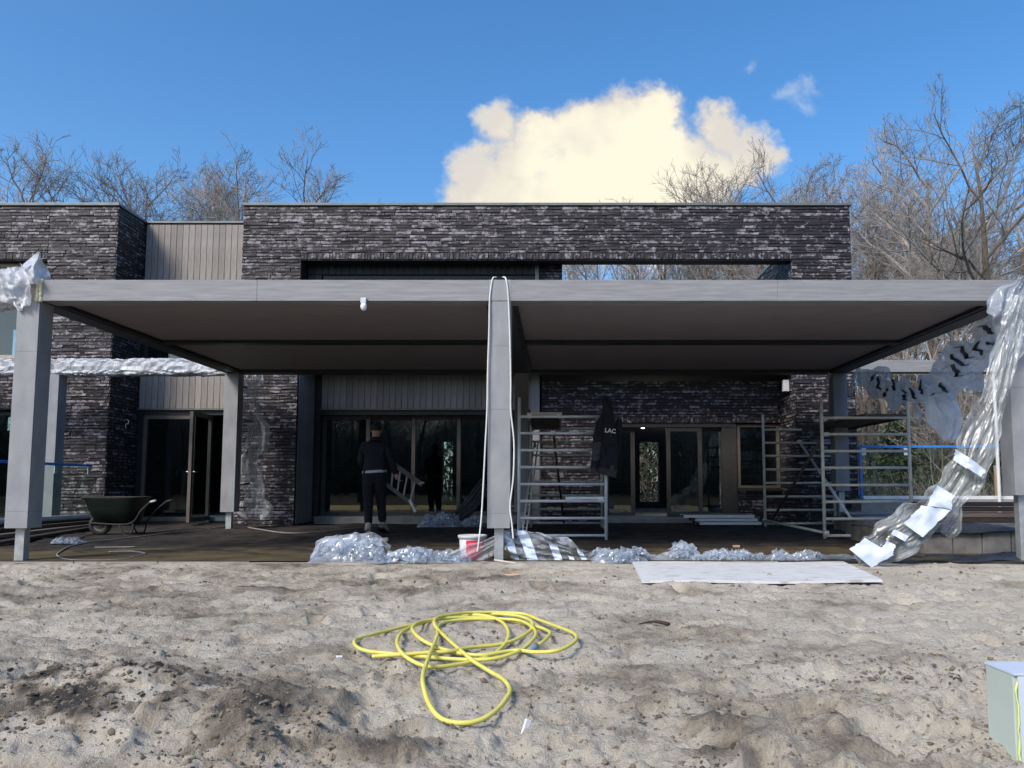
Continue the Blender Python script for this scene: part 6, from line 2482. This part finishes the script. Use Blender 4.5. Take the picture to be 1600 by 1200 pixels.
    # evergreens: crowns of leaf clumps on a short stem
    def shrub(x, y, h, w, label, seed, dense=900):
        rr = random.Random(seed)
        T = thing('evergreen_shrub', label, 'shrub', (x, y, 0), 'evergreen shrubs beyond the right fence')
        mb = MB()
        for _ in range(dense):
            t = rr.random() ** .8
            a = rr.uniform(0, 2 * math.pi)
            R_ = w * (1 - .55 * t) * math.sqrt(rr.random()) * (1 + .35 * math.sin(a * 3 + seed))
            c = Vector((R_ * math.cos(a), R_ * math.sin(a), .15 + h * t))
            for _ in range(3):
                n = Vector((rr.gauss(0, 1), rr.gauss(0, 1), rr.gauss(0, 1))).normalized()
                b = n.orthogonal().normalized()
                s = rr.uniform(.05, .11)
                cc = c + Vector((rr.gauss(0, .06), rr.gauss(0, .06), rr.gauss(0, .06)))
                mb.add([cc - n * s, cc + b * s * .45, cc + n * s, cc - b * s * .45], [(0, 1, 2, 3)])
        mb.build('foliage', M['leafg'], T)
        st = MB()
        for _ in range(5):
            st.tube([(rr.gauss(0, .05), rr.gauss(0, .05), -.05), (rr.gauss(0, .15), rr.gauss(0, .15), h * .5), (rr.gauss(0, .3), rr.gauss(0, .3), h * .9)], [.03, .02, .01], 5)
        st.build('stem', M['bark'], T)
    for k, (u, Y, h, w, lab) in enumerate(((1405, 24, 2.6, 1.1, 'dark evergreen shrub beyond the fence, behind the right scaffold pole'), (1490, 26, 3.9, 1.5, 'tall dark evergreen under the hanging round flap'),
                                           (1545, 25, 2.9, 1.2, 'dark evergreen shrub left of the front right post'), (1375, 27, 2.2, 1.0, 'low evergreen shrub between rear post and scaffold'),
                                           (1590, 28, 3.6, 1.5, 'evergreen shrub hidden half behind the front right post'))):
        shrub(at(u, Y), Y, h, w, lab, 40 + k)
    # seen through the house
    shrub(P(1012, 740, 27).x, 27, 3.2, 1.4, 'evergreen shrub seen through the open door and the back window', 51, 900)
    shrub(P(700, 740, 27).x, 27, 3.2, 1.4, 'evergreen shrub seen through the centre room and its back window', 52, 700)

    # far wood: reads as one mass of trunks and twigs
    rr = random.Random(90)
    mb = MB()
    def column(x, y, h, rad0):
        mb.tube([(x, y, -.1), (x + rr.gauss(0, .3), y, h * .5), (x + rr.gauss(0, .6), y, h)], [rad0, rad0 * .7, rad0 * .2], 5, cap=False)
        for _ in range(20):
            t = rr.uniform(.12, .95)
            d = Vector((rr.gauss(0, 1), rr.gauss(0, 1), rr.uniform(.1, .9))).normalized()
            p = Vector((x, y, h * t))
            q = p + d * rr.uniform(1.0, 3.2)
            m = p.lerp(q, .5) + Vector((0, 0, rr.uniform(-.2, .3)))
            mb.tube([p, m, q], [.035, .026, .015], 3, cap=False, m=1)
            for _ in range(4):
                p2 = p.lerp(q, rr.uniform(.3, 1))
                q2 = p2 + Vector((rr.gauss(0, .6), rr.gauss(0, .6), rr.uniform(.1, .9)))
                mb.tube([p2, q2], [.018, .010], 3, cap=False, m=1)
    for _ in range(330):
        y = rr.uniform(54, 95)
        x = rr.uniform(-.9, 1.05) * y
        column(x, y, rr.uniform(6.5, 10.5) * (y / 62) ** .5, rr.uniform(.10, .24))
    for _ in range(150):
        y = rr.uniform(40, 60)
        x = rr.uniform(.2, .85) * y
        column(x, y, rr.uniform(5.5, 8.5), rr.uniform(.10, .22))
    for _ in range(420):
        a = rad(rr.uniform(183, 357))
        R_ = rr.uniform(34, 62)
        column(R_ * math.cos(a), R_ * math.sin(a) - 6, rr.uniform(5, 9.5), rr.uniform(.12, .28))
    tag(mb.build('far_wood', [M['bark'], M['twig']]), kind='stuff')
    # unseen rise added behind the camera to darken the window reflections
    n, k = 120, 12
    A = np.zeros((k, n, 3))
    for j in range(n):
        a = rad(180 + 180 * j / (n - 1))
        for i in range(k):
            t = i / (k - 1)
            R_ = 66 + 40 * t
            hgt = 12.5 * math.sin(math.pi * t) ** .5 * (1 + .22 * float(fbm(j * .6, i * .3, 0, 3, 4)))
            A[i, j] = (R_ * math.cos(a), R_ * math.sin(a), max(-.2, hgt - .2))
    tag(MB().grid(A).build('added_dark_hill', M['leafg'], smooth=True), kind='structure')


# ------------------------------------------------------------------ build it all
build_ground()
build_sand()
build_house()
build_pergola()
build_trees()
build_scaffolds()
build_jacket()
build_person()
build_wheelbarrow()
build_small()
build_plastic()
